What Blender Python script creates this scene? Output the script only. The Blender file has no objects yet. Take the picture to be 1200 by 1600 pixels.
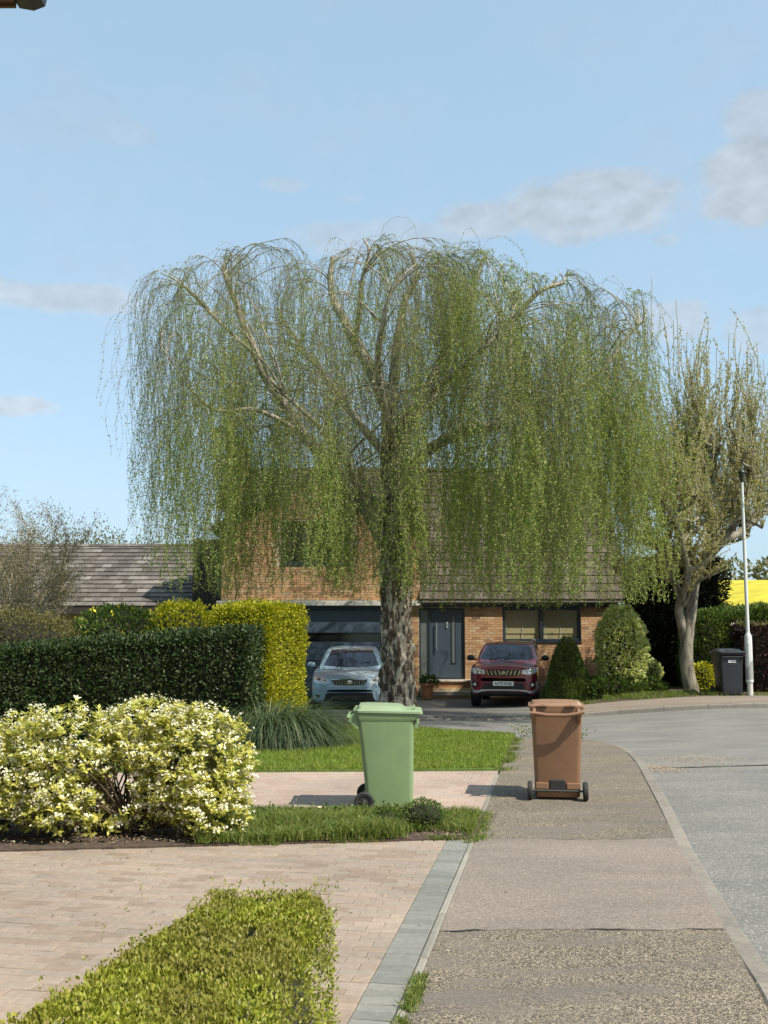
import bpy, bmesh, math, random
import numpy as np
from mathutils import Vector, Matrix, noise as mnoise
from mathutils.bvhtree import BVHTree

R = math.radians
rng = np.random.default_rng(11)
random.seed(11)
SC = bpy.context.scene
COL = SC.collection

# ------------------------------------------------------------------ camera
CAM_H, FPX, PITCH = 1.85, 1600.0, math.atan(180 / 1600)
cd = bpy.data.cameras.new('camera')
cd.sensor_fit = 'AUTO'; cd.sensor_width = 36; cd.lens = 36.0
cd.clip_start = 0.05; cd.clip_end = 3000
cam = bpy.data.objects.new('camera', cd); COL.objects.link(cam)
cam.location = (0, 0, CAM_H); cam.rotation_euler = (math.pi / 2 + PITCH, 0, 0)
SC.camera = cam

# ------------------------------------------------------------------ light
SUN_EL, SUN_BACK = R(51), R(36)
sdir = Vector((math.cos(SUN_EL) * math.cos(SUN_BACK), -math.cos(SUN_EL) * math.sin(SUN_BACK), math.sin(SUN_EL)))
ld = bpy.data.lights.new('sun', 'SUN'); ld.energy = 4.9; ld.angle = R(0.5); ld.color = (1.0, 0.94, 0.83)
sun = bpy.data.objects.new('sun', ld); COL.objects.link(sun)
sun.rotation_euler = sdir.to_track_quat('Z', 'Y').to_euler(); sun.location = sdir * 60

W = bpy.data.worlds.new('World'); SC.world = W; W.use_nodes = True
nt = W.node_tree; N = nt.nodes; L = nt.links
N.clear()
wo = N.new('ShaderNodeOutputWorld'); bg = N.new('ShaderNodeBackground'); sky = N.new('ShaderNodeTexSky')
sky.sky_type = 'NISHITA'; sky.sun_disc = False; sky.sun_elevation = SUN_EL
sky.sun_rotation = math.atan2(sdir.x, sdir.y)
sky.altitude = 50; sky.air_density = 1.0; sky.dust_density = 1.6; sky.ozone_density = 1.6
bg.inputs['Strength'].default_value = 0.125
def wm(op, a, b=None, c=None):
    n = N.new('ShaderNodeMath'); n.operation = op
    for i, v in enumerate((a, b, c)):
        if v is None: continue
        if isinstance(v, (int, float)): n.inputs[i].default_value = v
        else: L.new(v, n.inputs[i])
    return n.outputs[0]
tc = N.new('ShaderNodeTexCoord')
sep = N.new('ShaderNodeSeparateXYZ'); L.new(tc.outputs['Generated'], sep.inputs[0])
az = wm('ARCTAN2', sep.outputs[0], sep.outputs[1]); el = wm('ARCSINE', sep.outputs[2])
cmb = N.new('ShaderNodeCombineXYZ'); L.new(az, cmb.inputs[0]); L.new(wm('MULTIPLY', el, 1.6), cmb.inputs[1])
def wnoise(s, d, r=.55):
    n = N.new('ShaderNodeTexNoise'); n.inputs['Scale'].default_value = s; n.inputs['Detail'].default_value = d
    n.inputs['Roughness'].default_value = r; L.new(cmb.outputs[0], n.inputs['Vector']); return n.outputs[0]
n1 = wnoise(16, 6); n2 = wnoise(5, 3); n3 = wnoise(34, 5)
def blob(a, e, ra, re, amp):            # one cloud standing at an azimuth and elevation (radians)
    da = wm('DIVIDE', wm('SUBTRACT', az, a), ra); de = wm('DIVIDE', wm('SUBTRACT', el, e), re)
    r2 = wm('ADD', wm('MULTIPLY', da, da), wm('MULTIPLY', de, de))
    s = wm('SUBTRACT', 1.15, r2)
    s = wm('ADD', s, wm('MULTIPLY', wm('SUBTRACT', n1, .5), 2.6))
    s = wm('MULTIPLY', s, 1.5); s = wm('MINIMUM', wm('MAXIMUM', s, 0.0), 1.0)
    return wm('MULTIPLY', s, amp)
def az_el(px, py):
    u = (px - 600) / FPX; v = -(py - 800) / FPX
    d = Vector((u, math.cos(PITCH) - v * math.sin(PITCH), math.sin(PITCH) + v * math.cos(PITCH))).normalized()
    return math.atan2(d.x, d.y), math.asin(d.z)
cl = None
for px, py, rx, ry, amp in ((915, 322, 165, 52, .95), (760, 345, 90, 30, .8), (1190, 280, 100, 70, 1), (1190, 185, 70, 42, .75), (90, 465, 170, 26, .8),
                            (30, 634, 60, 17, .9), (190, 205, 60, 22, .35), (440, 288, 40, 13, .45), (600, 375, 150, 34, .6), (1050, 505, 70, 34, .7), (1190, 515, 60, 34, .6),
                            (1045, 375, 24, 9, .5), (1500, 300, 160, 60, .9), (-300, 330, 170, 50, .8), (545, 312, 26, 8, .3)):
    a, e = az_el(px, py)
    b = blob(a, e, rx / FPX, ry / FPX, amp)
    cl = b if cl is None else wm('MAXIMUM', cl, b)
thin = wm('MULTIPLY', wm('MINIMUM', wm('MAXIMUM', wm('MULTIPLY', wm('SUBTRACT', n2, .47), 2.5), 0), 1), .38)
cl = wm('MAXIMUM', cl, thin)
hs = N.new('ShaderNodeHueSaturation'); hs.inputs['Saturation'].default_value = .74; hs.inputs['Value'].default_value = 1.18
L.new(sky.outputs[0], hs.inputs['Color'])
hc = N.new('ShaderNodeHueSaturation'); hc.inputs['Saturation'].default_value = .52
L.new(wm('ADD', .60, wm('MULTIPLY', n3, .50)), hc.inputs['Value'])
mx = N.new('ShaderNodeMix'); mx.data_type = 'RGBA'
L.new(cl, mx.inputs[0]); L.new(hc.outputs[0], mx.inputs[7])
veil = N.new('ShaderNodeMix'); veil.data_type = 'RGBA'; veil.inputs[0].default_value = .60; veil.inputs[7].default_value = (2.45, 3.85, 4.95, 1)   # thin high haze, even over the whole sky
L.new(hs.outputs[0], veil.inputs[6]); L.new(veil.outputs[2], mx.inputs[6]); L.new(veil.outputs[2], hc.inputs['Color'])
L.new(mx.outputs[2], bg.inputs['Color']); L.new(bg.outputs[0], wo.inputs[0])

SC.view_settings.view_transform = 'Standard'; SC.view_settings.look = 'None'
SC.view_settings.exposure = 0.55; SC.view_settings.gamma = 1.0; SC.view_settings.use_curve_mapping = False
SC.cycles.max_bounces = 6; SC.cycles.transparent_max_bounces = 8; SC.cycles.diffuse_bounces = 3

# ------------------------------------------------------------------ helpers
def at(px, py, Y):
    """a point Y metres away that stands where the photograph shows it"""
    u = (px - 600) / FPX; v = -(py - 800) / FPX
    r = (u, math.cos(PITCH) - v * math.sin(PITCH), math.sin(PITCH) + v * math.cos(PITCH))
    t = Y / r[1]
    return Vector((r[0] * t, Y, CAM_H + r[2] * t))
def proj(p):
    x, y, z = p[0], p[1], p[2] - CAM_H
    f = y * math.cos(PITCH) + z * math.sin(PITCH); up = -y * math.sin(PITCH) + z * math.cos(PITCH)
    return 600 + FPX * x / f, 800 - FPX * up / f
def sm(t): t = min(1, max(0, t)); return t * t * (3 - 2 * t)
def g(x, y):
    """height of the made ground"""
    rise = .30 * sm((x - 2.0) / 6) * sm((y - 14) / 7.5)
    dip = -.17 * sm((y - 22.8) / 4) * (1 - sm((x - 4.2) / 1.5))
    return rise + dip
def hsh(p, s=1.0): return mnoise.noise(Vector((p[0] * s, p[1] * s, p[2] * s)))

def wloc(o):
    v = Vector((0, 0, 0))
    while o is not None:
        v += o.location; o = o.parent
    return v
def setp(o, label=None, cat=None, group=None, kind=None):
    if label: o['label'] = label
    if cat: o['category'] = cat
    if group: o['group'] = group
    if kind: o['kind'] = kind
    return o
def thing(name, loc, label, cat, group=None, rz=0):
    o = bpy.data.objects.new(name, None); COL.objects.link(o)
    o.empty_display_size = .2
    o.location = loc; o.rotation_euler = (0, 0, rz)
    return setp(o, label, cat, group)
def link(name, me, mat, parent=None, kind=None, label=None):
    o = bpy.data.objects.new(name, me); COL.objects.link(o)
    if mat is not None:
        for m in (mat if isinstance(mat, (list, tuple)) else [mat]): me.materials.append(m)
    if parent is not None: o.parent = parent
    if kind: o['kind'] = kind
    if label: o['label'] = label
    return o

class MB:
    def __init__(s): s.v = []; s.f = []
    def add(s, vs, fs):
        k = len(s.v); s.v += [tuple(p) for p in vs]; s.f += [tuple(i + k for i in f) for f in fs]; return s
    def box(s, x0, x1, y0, y1, z0, z1, M=None, inset=0, top_in=0):
        vs = [(x0, y0, z0), (x1, y0, z0), (x1, y1, z0), (x0, y1, z0), (x0, y0, z1), (x1, y0, z1), (x1, y1, z1), (x0, y1, z1)]
        if M is not None: vs = [M @ Vector(p) for p in vs]
        return s.add(vs, [(0, 3, 2, 1), (4, 5, 6, 7), (0, 1, 5, 4), (1, 2, 6, 5), (2, 3, 7, 6), (3, 0, 4, 7)])
    def loft(s, rings, cap0=True, cap1=True, closed=True):
        n = len(rings[0]); vs = [p for r in rings for p in r]; fs = []
        m = n if closed else n - 1
        for i in range(len(rings) - 1):
            for j in range(m):
                a = i * n + j; b = i * n + (j + 1) % n
                fs.append((a, b, b + n, a + n))
        if cap0: fs.append(tuple(range(n - 1, -1, -1)))
        if cap1: fs.append(tuple(range((len(rings) - 1) * n, len(rings) * n)))
        return s.add(vs, fs)
    def tube(s, pts, rad, n=6, cap=True):
        pts = [Vector(p) for p in pts]
        if not isinstance(rad, (list, tuple)): rad = [rad] * len(pts)
        rings = []; prev = None
        for i, p in enumerate(pts):
            d = (pts[min(i + 1, len(pts) - 1)] - pts[max(i - 1, 0)])
            d = d.normalized() if d.length > 1e-9 else Vector((0, 0, 1))
            if prev is None:
                a = d.orthogonal().normalized()
            else:
                a = (prev - d * prev.dot(d)); a = a.normalized() if a.length > 1e-6 else d.orthogonal().normalized()
            prev = a; b = d.cross(a)
            rings.append([p + (a * math.cos(2 * math.pi * k / n) + b * math.sin(2 * math.pi * k / n)) * rad[i] for k in range(n)])
        return s.loft(rings, cap, cap)
    def lathe(s, prof, n=24, M=None, cap=True):
        rings = []
        for r, z in prof:
            ring = [Vector((r * math.cos(2 * math.pi * k / n), r * math.sin(2 * math.pi * k / n), z)) for k in range(n)]
            if M is not None: ring = [M @ p for p in ring]
            rings.append(ring)
        return s.loft(rings, cap, cap)
    def prism(s, poly, ax, a0, a1):
        """extrude a 2D polygon along axis ax: 'x' (poly = y,z), 'y' (poly = x,z), 'z' (poly = x,y)"""
        def P(q, a): return {'x': (a, q[0], q[1]), 'y': (q[0], a, q[1]), 'z': (q[0], q[1], a)}[ax]
        n = len(poly); vs = [P(q, a0) for q in poly] + [P(q, a1) for q in poly]
        fs = [(i, (i + 1) % n, (i + 1) % n + n, i + n) for i in range(n)] + [tuple(range(n - 1, -1, -1)), tuple(range(n, 2 * n))]
        return s.add(vs, fs)
    def build(s, name, mat, parent=None, smooth=False, bevel=0, kind=None, label=None, world=False, recalc=True, seg=2):
        off = wloc(parent) if (world and parent is not None) else Vector((0, 0, 0))
        me = bpy.data.meshes.new(name)
        me.from_pydata([(p[0] - off.x, p[1] - off.y, p[2] - off.z) for p in s.v], [], s.f)
        if recalc:
            bm = bmesh.new(); bm.from_mesh(me); bmesh.ops.recalc_face_normals(bm, faces=bm.faces)
            bm.to_mesh(me); bm.free()
        me.polygons.foreach_set('use_smooth', [smooth] * len(me.polygons))
        o = link(name, me, mat, parent, kind, label)
        if smooth and smooth != 'all':
            try: me.set_sharp_from_angle(angle=R(40))
            except Exception: pass
        if bevel:
            b = o.modifiers.new('edge', 'BEVEL'); b.width = bevel; b.segments = seg; b.limit_method = 'ANGLE'; b.angle_limit = R(35)
        return o

def npmesh(name, V, F, mat, parent=None, kind=None, smooth=False, label=None, world=True):
    V = np.asarray(V, dtype=np.float32).reshape(-1, 3); F = np.asarray(F, dtype=np.int32)
    if world and parent is not None:
        V = V - np.array(wloc(parent), dtype=np.float32)
    me = bpy.data.meshes.new(name); nf, k = F.shape
    me.vertices.add(len(V)); me.vertices.foreach_set('co', V.ravel())
    me.loops.add(nf * k); me.loops.foreach_set('vertex_index', F.ravel())
    me.polygons.add(nf); me.polygons.foreach_set('loop_start', np.arange(nf, dtype=np.int32) * k)
    me.polygons.foreach_set('loop_total', np.full(nf, k, dtype=np.int32))
    me.polygons.foreach_set('use_smooth', np.full(nf, bool(smooth)))
    me.update(calc_edges=True); me.validate()
    return link(name, me, mat, parent, kind, label)

def unit(a): return a / np.maximum(np.linalg.norm(a, axis=-1, keepdims=True), 1e-9)
def leaves(name, C, D, Nn, ln, wd, mat, parent=None, kind='stuff', fold=0.0, world=True, label=None):
    """pointed leaves: centre/base C, axis D, normal Nn; two faces when folded"""
    n = len(C); D = unit(D); S = unit(np.cross(D, Nn)); Nn = np.cross(S, D)
    ln = np.broadcast_to(np.asarray(ln, float), (n,))[:, None]; wd = np.broadcast_to(np.asarray(wd, float), (n,))[:, None]
    b = C; t = C + D * ln; m = C + D * ln * .45
    l = m + S * wd * .5 + Nn * fold * wd; r = m - S * wd * .5 + Nn * fold * wd
    if fold:
        V = np.stack([b, l, t, r], 1).reshape(-1, 3)
        i = np.arange(n)[:, None] * 4
        F = np.concatenate([i + [0, 2, 1], i + [0, 3, 2]], 0)
    else:
        V = np.stack([b, l, t, r], 1).reshape(-1, 3)
        F = np.arange(n * 4).reshape(n, 4)
    return npmesh(name, V, F, mat, parent, kind, False, label, world)
def tri_leaves(name, C, D, Nn, ln, wd, mat, parent):
    n = len(C); D = unit(D); S = unit(np.cross(D, Nn)); ln = np.asarray(ln)[:, None]; wd = np.asarray(wd)[:, None]
    V = np.stack([C + S * wd * .5 + D * ln * .1, C + D * ln, C - S * wd * .5 + D * ln * .1], 1).reshape(-1, 3)
    return npmesh(name, V, np.arange(n * 3).reshape(n, 3), mat, parent, 'stuff')
def rvec(n): return unit(rng.normal(size=(n, 3)))

def tubes_np(paths, rads, ns=3):
    """many thin twigs in one go -> V, F (quads)"""
    Vs, Fs = [], []; k = 0
    cs = [(math.cos(2 * math.pi * j / ns), math.sin(2 * math.pi * j / ns)) for j in range(ns)]
    for P, r in zip(paths, rads):
        P = np.asarray(P, float); m = len(P); r = np.broadcast_to(np.asarray(r, float), (m,))
        d = unit(np.gradient(P, axis=0)); ref = np.array([0.31, .83, .46]) if abs(d[0, 2]) > .6 else np.array([.05, .1, .99])
        a = unit(np.cross(d, ref)); b = np.cross(d, a)
        ring = np.stack([P + (a * c + b * s) * r[:, None] for c, s in cs], 1).reshape(-1, 3)
        Vs.append(ring)
        i = (np.arange(m - 1) * ns)[:, None]
        for j in range(ns):
            j2 = (j + 1) % ns
            Fs.append(np.concatenate([i + j, i + j2, i + j2 + ns, i + j + ns], 1) + k)
        k += m * ns
    return np.concatenate(Vs), np.concatenate(Fs)

# ------------------------------------------------------------------ materials
def mat_new(name):
    m = bpy.data.materials.new(name); m.use_nodes = True
    t = m.node_tree; b = t.nodes['Principled BSDF']
    return m, t, b
def nd(t, ty, **kw):
    n = t.nodes.new(ty)
    for k, v in kw.items(): setattr(n, k, v)
    return n
def mth(t, op, a, b=None, c=None):
    n = t.nodes.new('ShaderNodeMath'); n.operation = op
    for i, v in enumerate((a, b, c)):
        if v is None: continue
        if isinstance(v, (int, float)): n.inputs[i].default_value = v
        else: t.links.new(v, n.inputs[i])
    return n.outputs[0]
def pos(t, sc=(1, 1, 1)):
    gm = nd(t, 'ShaderNodeNewGeometry'); mp = nd(t, 'ShaderNodeMapping'); mp.inputs['Scale'].default_value = sc
    t.links.new(gm.outputs['Position'], mp.inputs['Vector']); return mp.outputs[0]
def opos(t, sc=(1, 1, 1)):
    gm = nd(t, 'ShaderNodeTexCoord'); mp = nd(t, 'ShaderNodeMapping'); mp.inputs['Scale'].default_value = sc
    t.links.new(gm.outputs['Object'], mp.inputs['Vector']); return mp.outputs[0]
def noi(t, v, s, d=4, r=.55, dist=0):
    n = nd(t, 'ShaderNodeTexNoise'); n.inputs['Scale'].default_value = s; n.inputs['Detail'].default_value = d
    n.inputs['Roughness'].default_value = r; n.inputs['Distortion'].default_value = dist
    t.links.new(v, n.inputs['Vector']); return n.outputs[0]
def vor(t, v, s, feat='F1'):
    n = nd(t, 'ShaderNodeTexVoronoi', feature=feat); n.inputs['Scale'].default_value = s
    t.links.new(v, n.inputs['Vector']); return n
def rmp(t, f, stops, interp='LINEAR'):
    n = nd(t, 'ShaderNodeValToRGB'); cr = n.color_ramp; cr.interpolation = interp
    while len(cr.elements) < len(stops): cr.elements.new(.5)
    for e, (p, c) in zip(cr.elements, stops): e.position = p; e.color = (*c, 1) if len(c) == 3 else c
    t.links.new(f, n.inputs[0]); return n.outputs[0]
def mixc(t, f, a, b, mode='MIX'):
    n = nd(t, 'ShaderNodeMix', data_type='RGBA', blend_type=mode)
    for i, v in ((0, f), (6, a), (7, b)):
        if isinstance(v, (int, float)): n.inputs[i].default_value = v
        elif isinstance(v, tuple): n.inputs[i].default_value = (*v, 1)
        else: t.links.new(v, n.inputs[i])
    return n.outputs[2]
def bump(t, b, h, st=.3, dist=.02):
    n = nd(t, 'ShaderNodeBump'); n.inputs['Strength'].default_value = st; n.inputs['Distance'].default_value = dist
    t.links.new(h, n.inputs['Height']); t.links.new(n.outputs[0], b.inputs['Normal'])
def rand_id(t):
    """a random number per mesh island and per object"""
    a = nd(t, 'ShaderNodeNewGeometry').outputs['Random Per Island']; o = nd(t, 'ShaderNodeObjectInfo').outputs['Random']
    return mth(t, 'FRACT', mth(t, 'ADD', a, o))

def plain(name, col, rough=.5, metal=0, var=.0, spec=.5, coat=0, nscale=6, bmp=0):
    m, t, b = mat_new(name)
    b.inputs['Roughness'].default_value = rough; b.inputs['Metallic'].default_value = metal
    b.inputs['Specular IOR Level'].default_value = spec; b.inputs['Coat Weight'].default_value = coat
    b.inputs['Coat Roughness'].default_value = .06
    if var:
        v = opos(t); n = noi(t, v, nscale, 5)
        c = rmp(t, n, [(.25, tuple(x * (1 - var) for x in col)), (.75, tuple(min(1, x * (1 + var)) for x in col))])
        t.links.new(c, b.inputs['Base Color'])
        r = mth(t, 'ADD', rough - .1, mth(t, 'MULTIPLY', noi(t, v, nscale * 3, 4), .2)); t.links.new(r, b.inputs['Roughness'])
        if bmp: bump(t, b, noi(t, v, nscale * 8, 4), bmp, .01)
    else: b.inputs['Base Color'].default_value = (*col, 1)
    return m

def leafmat(name, stops, trans=.35, rough=.55, spec=.3, clump=None, cs=1.2):
    m, t, b = mat_new(name)
    c = rmp(t, rand_id(t), stops)
    if clump:                                     # slow drift of hue through the plant
        n = noi(t, pos(t), cs, 2); f = rmp(t, n, [(.38, (0, 0, 0)), (.62, (1, 1, 1))])
        c = mixc(t, mth(t, 'MULTIPLY', f, .75), c, clump)
    t.links.new(c, b.inputs['Base Color']); b.inputs['Roughness'].default_value = rough; b.inputs['Specular IOR Level'].default_value = spec
    tr = nd(t, 'ShaderNodeBsdfTranslucent'); t.links.new(mixc(t, 1.0, c, (1.0, 1.0, .55), 'MULTIPLY'), tr.inputs[0])
    ms = nd(t, 'ShaderNodeMixShader'); ms.inputs[0].default_value = trans
    t.links.new(b.outputs[0], ms.inputs[1]); t.links.new(tr.outputs[0], ms.inputs[2])
    t.links.new(ms.outputs[0], t.nodes['Material Output'].inputs[0])
    return m

def worn_path(name):
    m, t, b = mat_new(name); p = pos(t)
    v = vor(t, p, 135)
    st = rmp(t, nd_sep(t, v.outputs['Color']), [(0, (.055, .047, .038)), (.3, (.115, .096, .070)), (.6, (.235, .20, .145)), (.85, (.35, .305, .23)), (1, (.48, .44, .36))])
    gap = rmp(t, v.outputs['Distance'], [(.25, (1, 1, 1)), (.75, (.25, .23, .21))])
    stone = mixc(t, .8, st, gap, 'MULTIPLY')
    worn = rmp(t, noi(t, pos(t, (.55, 1.7, 1)), 1.7, 6, .62, .4), [(.47, (0, 0, 0)), (.62, (1, 1, 1))])
    fine = rmp(t, noi(t, p, 60, 4), [(.3, (.092, .081, .070)), (.7, (.17, .148, .128))])
    c = mixc(t, worn, stone, fine)
    big = rmp(t, noi(t, pos(t, (.6, 1.6, 1)), 1.0, 5, .6), [(.3, (.84, .82, .80)), (.7, (1.22, 1.17, 1.10))])
    c = mixc(t, 1, c, big, 'MULTIPLY')
    t.links.new(c, b.inputs['Base Color']); b.inputs['Roughness'].default_value = .92
    h = mth(t, 'SUBTRACT', mth(t, 'MULTIPLY', noi(t, p, 25, 5), .6), v.outputs['Distance'])
    bump(t, b, h, .45, .009)
    return m
def nd_sep(t, col):
    n = nd(t, 'ShaderNodeSeparateColor'); t.links.new(col, n.inputs[0]); return n.outputs[0]
def asphalt(name, dark, light, speck=.25, sc=110, sscale=1.0, tint=(1, 1, 1), bst=.35):
    m, t, b = mat_new(name); p = pos(t)
    v = vor(t, p, sc)
    r = nd_sep(t, v.outputs['Color'])
    c = rmp(t, noi(t, p, 45, 5, .7), [(.3, dark), (.7, light)])
    sp = rmp(t, r, [(.78, (0, 0, 0)), (.95, (1, 1, 1))])
    c = mixc(t, mth(t, 'MULTIPLY', sp, speck), c, tuple(min(.6, x * 2.6) for x in light))
    c = mixc(t, 1, c, rmp(t, noi(t, pos(t, (.5, 1.2, 1)), 1.1 * sscale, 4), [(.28, (.76, .76, .76)), (.72, (1.15, 1.12, 1.07))]), 'MULTIPLY')
    c = mixc(t, 1, c, tint, 'MULTIPLY')
    t.links.new(c, b.inputs['Base Color']); b.inputs['Roughness'].default_value = .9
    bump(t, b, mth(t, 'ADD', noi(t, p, 70, 4), mth(t, 'MULTIPLY', v.outputs['Distance'], -.8)), bst, .008)
    return m
def brickmat(name, stops, dirt=.25, sc=14):
    m, t, b = mat_new(name); p = pos(t)
    c = rmp(t, rand_id(t), stops)
    d = rmp(t, noi(t, p, sc, 5, .65), [(.3, (1 - dirt,) * 3), (.7, (1 + dirt * .35,) * 3)])
    c = mixc(t, 1, c, d, 'MULTIPLY')
    c = mixc(t, 1, c, rmp(t, noi(t, p, .7, 3), [(.3, (.80, .80, .79)), (.7, (1.10, 1.08, 1.05))]), 'MULTIPLY')
    t.links.new(c, b.inputs['Base Color']); b.inputs['Roughness'].default_value = .88
    bump(t, b, noi(t, p, 160, 4), .25, .004)
    return m
def barkmat(name, dark, mid, light, sc=9, lo=.42, hi=.6, zs=.35):
    m, t, b = mat_new(name); p = pos(t, (1, 1, zs))
    n = noi(t, p, sc, 6, .65, .6)
    c = rmp(t, n, [(.28, dark), (lo, mid), (hi, light), (.85, light)])
    c = mixc(t, 1, c, rmp(t, noi(t, pos(t), 40, 4), [(.3, (.75, .75, .75)), (.7, (1.1, 1.1, 1.1))]), 'MULTIPLY')
    t.links.new(c, b.inputs['Base Color']); b.inputs['Roughness'].default_value = .9
    bump(t, b, n, .6, .03); return m

MT = {}
MT['path'] = worn_path('worn_path_chippings')
MT['patch'] = asphalt('pinkish_patch', (.135, .112, .094), (.225, .19, .158), .28, 120)
MT['road'] = asphalt('road_asphalt', (.105, .105, .096), (.185, .182, .166), .45, 95, bst=.5)
MT['side_road'] = asphalt('side_road_asphalt', (.135, .135, .126), (.178, .176, .163), .18, 120, 1.4)
MT['far_path'] = asphalt('far_path', (.15, .12, .095), (.235, .195, .155), .3, 80)
MT['house_drive'] = asphalt('house_drive', (.125, .12, .11), (.19, .18, .165), .3, 80)
MT['kerb'] = brickmat('kerb_concrete', [(0, (.185, .168, .14)), (1, (.25, .228, .193))], .3, 22)
MT['edging'] = brickmat('edging_concrete', [(0, (.22, .208, .175)), (1, (.28, .265, .225))], .25, 25)
MT['paver'] = brickmat('pink_block', [(0, (.235, .18, .135)), (.3, (.30, .232, .178)), (.6, (.28, .232, .19)), (.85, (.325, .255, .20)), (1, (.25, .21, .175))], .2, 20)
MT['paver_grey'] = brickmat('grey_block', [(0, (.155, .158, .142)), (.5, (.185, .187, .168)), (1, (.22, .22, .198))], .2, 20)
MT['paver2'] = brickmat('pale_pink_block', [(0, (.33, .245, .195)), (.5, (.365, .28, .225)), (1, (.35, .275, .23))], .18, 18)
MT['joint'] = plain('joint_sand', (.20, .165, .125), .95, var=.2, nscale=30)
MT['soil'] = plain('soil', (.075, .052, .036), .98, var=.45, nscale=18, bmp=.8)
MT['turf'] = plain('turf', (.085, .125, .022), .95, var=.3, nscale=5)
MT['brick'] = brickmat('orange_brick', [(0, (.34, .18, .09)), (.2, (.46, .265, .13)), (.5, (.54, .335, .175)), (.8, (.48, .285, .15)), (.93, (.58, .43, .26)), (1, (.22, .125, .08))], .25, 30)
MT['mortar'] = plain('mortar', (.42, .34, .24), .95, var=.15, nscale=20)
MT['tile'] = brickmat('concrete_tile', [(0, (.085, .072, .06)), (.5, (.125, .108, .094)), (.8, (.165, .148, .128)), (1, (.23, .215, .19))], .35, 6)
MT['tile_dark'] = brickmat('brown_tile', [(0, (.075, .058, .045)), (.6, (.115, .09, .07)), (1, (.155, .13, .105))], .3, 6)
MT['white_paint'] = plain('white_paint', (.78, .78, .75), .4)
MT['fascia'] = plain('pale_fascia', (.52, .50, .45), .5, var=.1)
MT['black_trim'] = plain('black_trim', (.022, .022, .024), .4)
MT['brown_soffit'] = plain('brown_soffit', (.10, .055, .03), .5, var=.1)
MT['anthracite'] = plain('anthracite_paint', (.045, .062, .08), .38, var=.06)
MT['garage_panel'] = plain('garage_panel_paint', (.060, .085, .115), .34, var=.06)
MT['anthracite_dark'] = plain('anthracite_dark', (.02, .028, .038), .35)
MT['side_panel'] = plain('grey_obscure_glass', (.11, .125, .115), .22)
MT['steel'] = plain('brushed_steel', (.72, .72, .70), .25, 1)
MT['stone'] = plain('step_stone', (.42, .37, .29), .85, var=.15, nscale=8)
MT['timber'] = plain('dark_timber', (.035, .028, .022), .8, var=.2)
MT['terracotta'] = plain('terracotta', (.50, .22, .10), .8, var=.15, nscale=10)
MT['green_plastic'] = plain('green_plastic', (.185, .262, .125), .42, var=.07, nscale=3)
MT['green_lid'] = plain('green_lid_plastic', (.225, .295, .17), .48, var=.08, nscale=4)
MT['brown_plastic'] = plain('brown_plastic', (.205, .108, .058), .45, var=.07, nscale=3)
MT['brown_lid'] = plain('brown_lid_plastic', (.235, .132, .076), .5, var=.1, nscale=4)
def binmat(name, col, rough):
    m, t, b = mat_new(name); v = opos(t)
    c = rmp(t, noi(t, v, 2.2, 5), [(.3, tuple(x * .90 for x in col)), (.7, tuple(min(1, x * 1.07) for x in col))])
    st = rmp(t, noi(t, opos(t, (9, 9, .9)), 1.6, 5, .6), [(.50, (0, 0, 0)), (.74, (1, 1, 1))])
    c = mixc(t, mth(t, 'MULTIPLY', st, .30), c, tuple(x * .62 + .035 for x in col))
    sp = rmp(t, noi(t, v, 30, 5, .7), [(.62, (0, 0, 0)), (.70, (1, 1, 1))]); sx = nd(t, 'ShaderNodeSeparateXYZ'); t.links.new(v, sx.inputs[0])
    lowz = rmp(t, mth(t, 'ADD', sx.outputs[2], mth(t, 'MULTIPLY', noi(t, v, 7, 4), .35)), [(.12, (1, 1, 1)), (.46, (.06, .06, .06))])
    c = mixc(t, mth(t, 'MULTIPLY', mth(t, 'MULTIPLY', sp, lowz), .75), c, (.22, .18, .12))
    sc2 = rmp(t, noi(t, opos(t, (3, 3, 22)), 5, 3, .7), [(.66, (0, 0, 0)), (.72, (1, 1, 1))])
    c = mixc(t, mth(t, 'MULTIPLY', sc2, .22), c, tuple(min(1, x * 1.5 + .06) for x in col))
    t.links.new(c, b.inputs['Base Color']); t.links.new(mth(t, 'ADD', rough - .08, mth(t, 'MULTIPLY', noi(t, v, 9, 4), .25)), b.inputs['Roughness'])
    b.inputs['Specular IOR Level'].default_value = .45; bump(t, b, noi(t, v, 3.0, 2), .12, .05); return m
MT['green_plastic'] = binmat('green_plastic', (.185, .262, .125), .42)
MT['brown_plastic'] = binmat('brown_plastic', (.205, .108, .058), .45)
MT['black_plastic'] = plain('black_plastic', (.014, .015, .020), .42, var=.1, nscale=3)
MT['black_lid'] = plain('black_lid_plastic', (.035, .036, .036), .3)
MT['rubber'] = plain('rubber', (.022, .021, .018), .8, var=.2, nscale=20)
MT['hub'] = plain('hub_plastic', (.05, .05, .045), .5)
MT['label'] = plain('white_label', (.8, .8, .8), .5)
MT['lamp_paint'] = plain('pale_grey_paint', (.56, .57, .55), .5, var=.08, nscale=5)
MT['lamp_patch'] = plain('worn_grey_paint', (.26, .26, .25), .6)
MT['hill'] = plain('rough_grass_field', (.12, .16, .05), .95, var=.3, nscale=.05)
MT['rape'] = plain('rapeseed_flower', (.44, .37, .014), .9, var=.32, nscale=.35)

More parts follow.
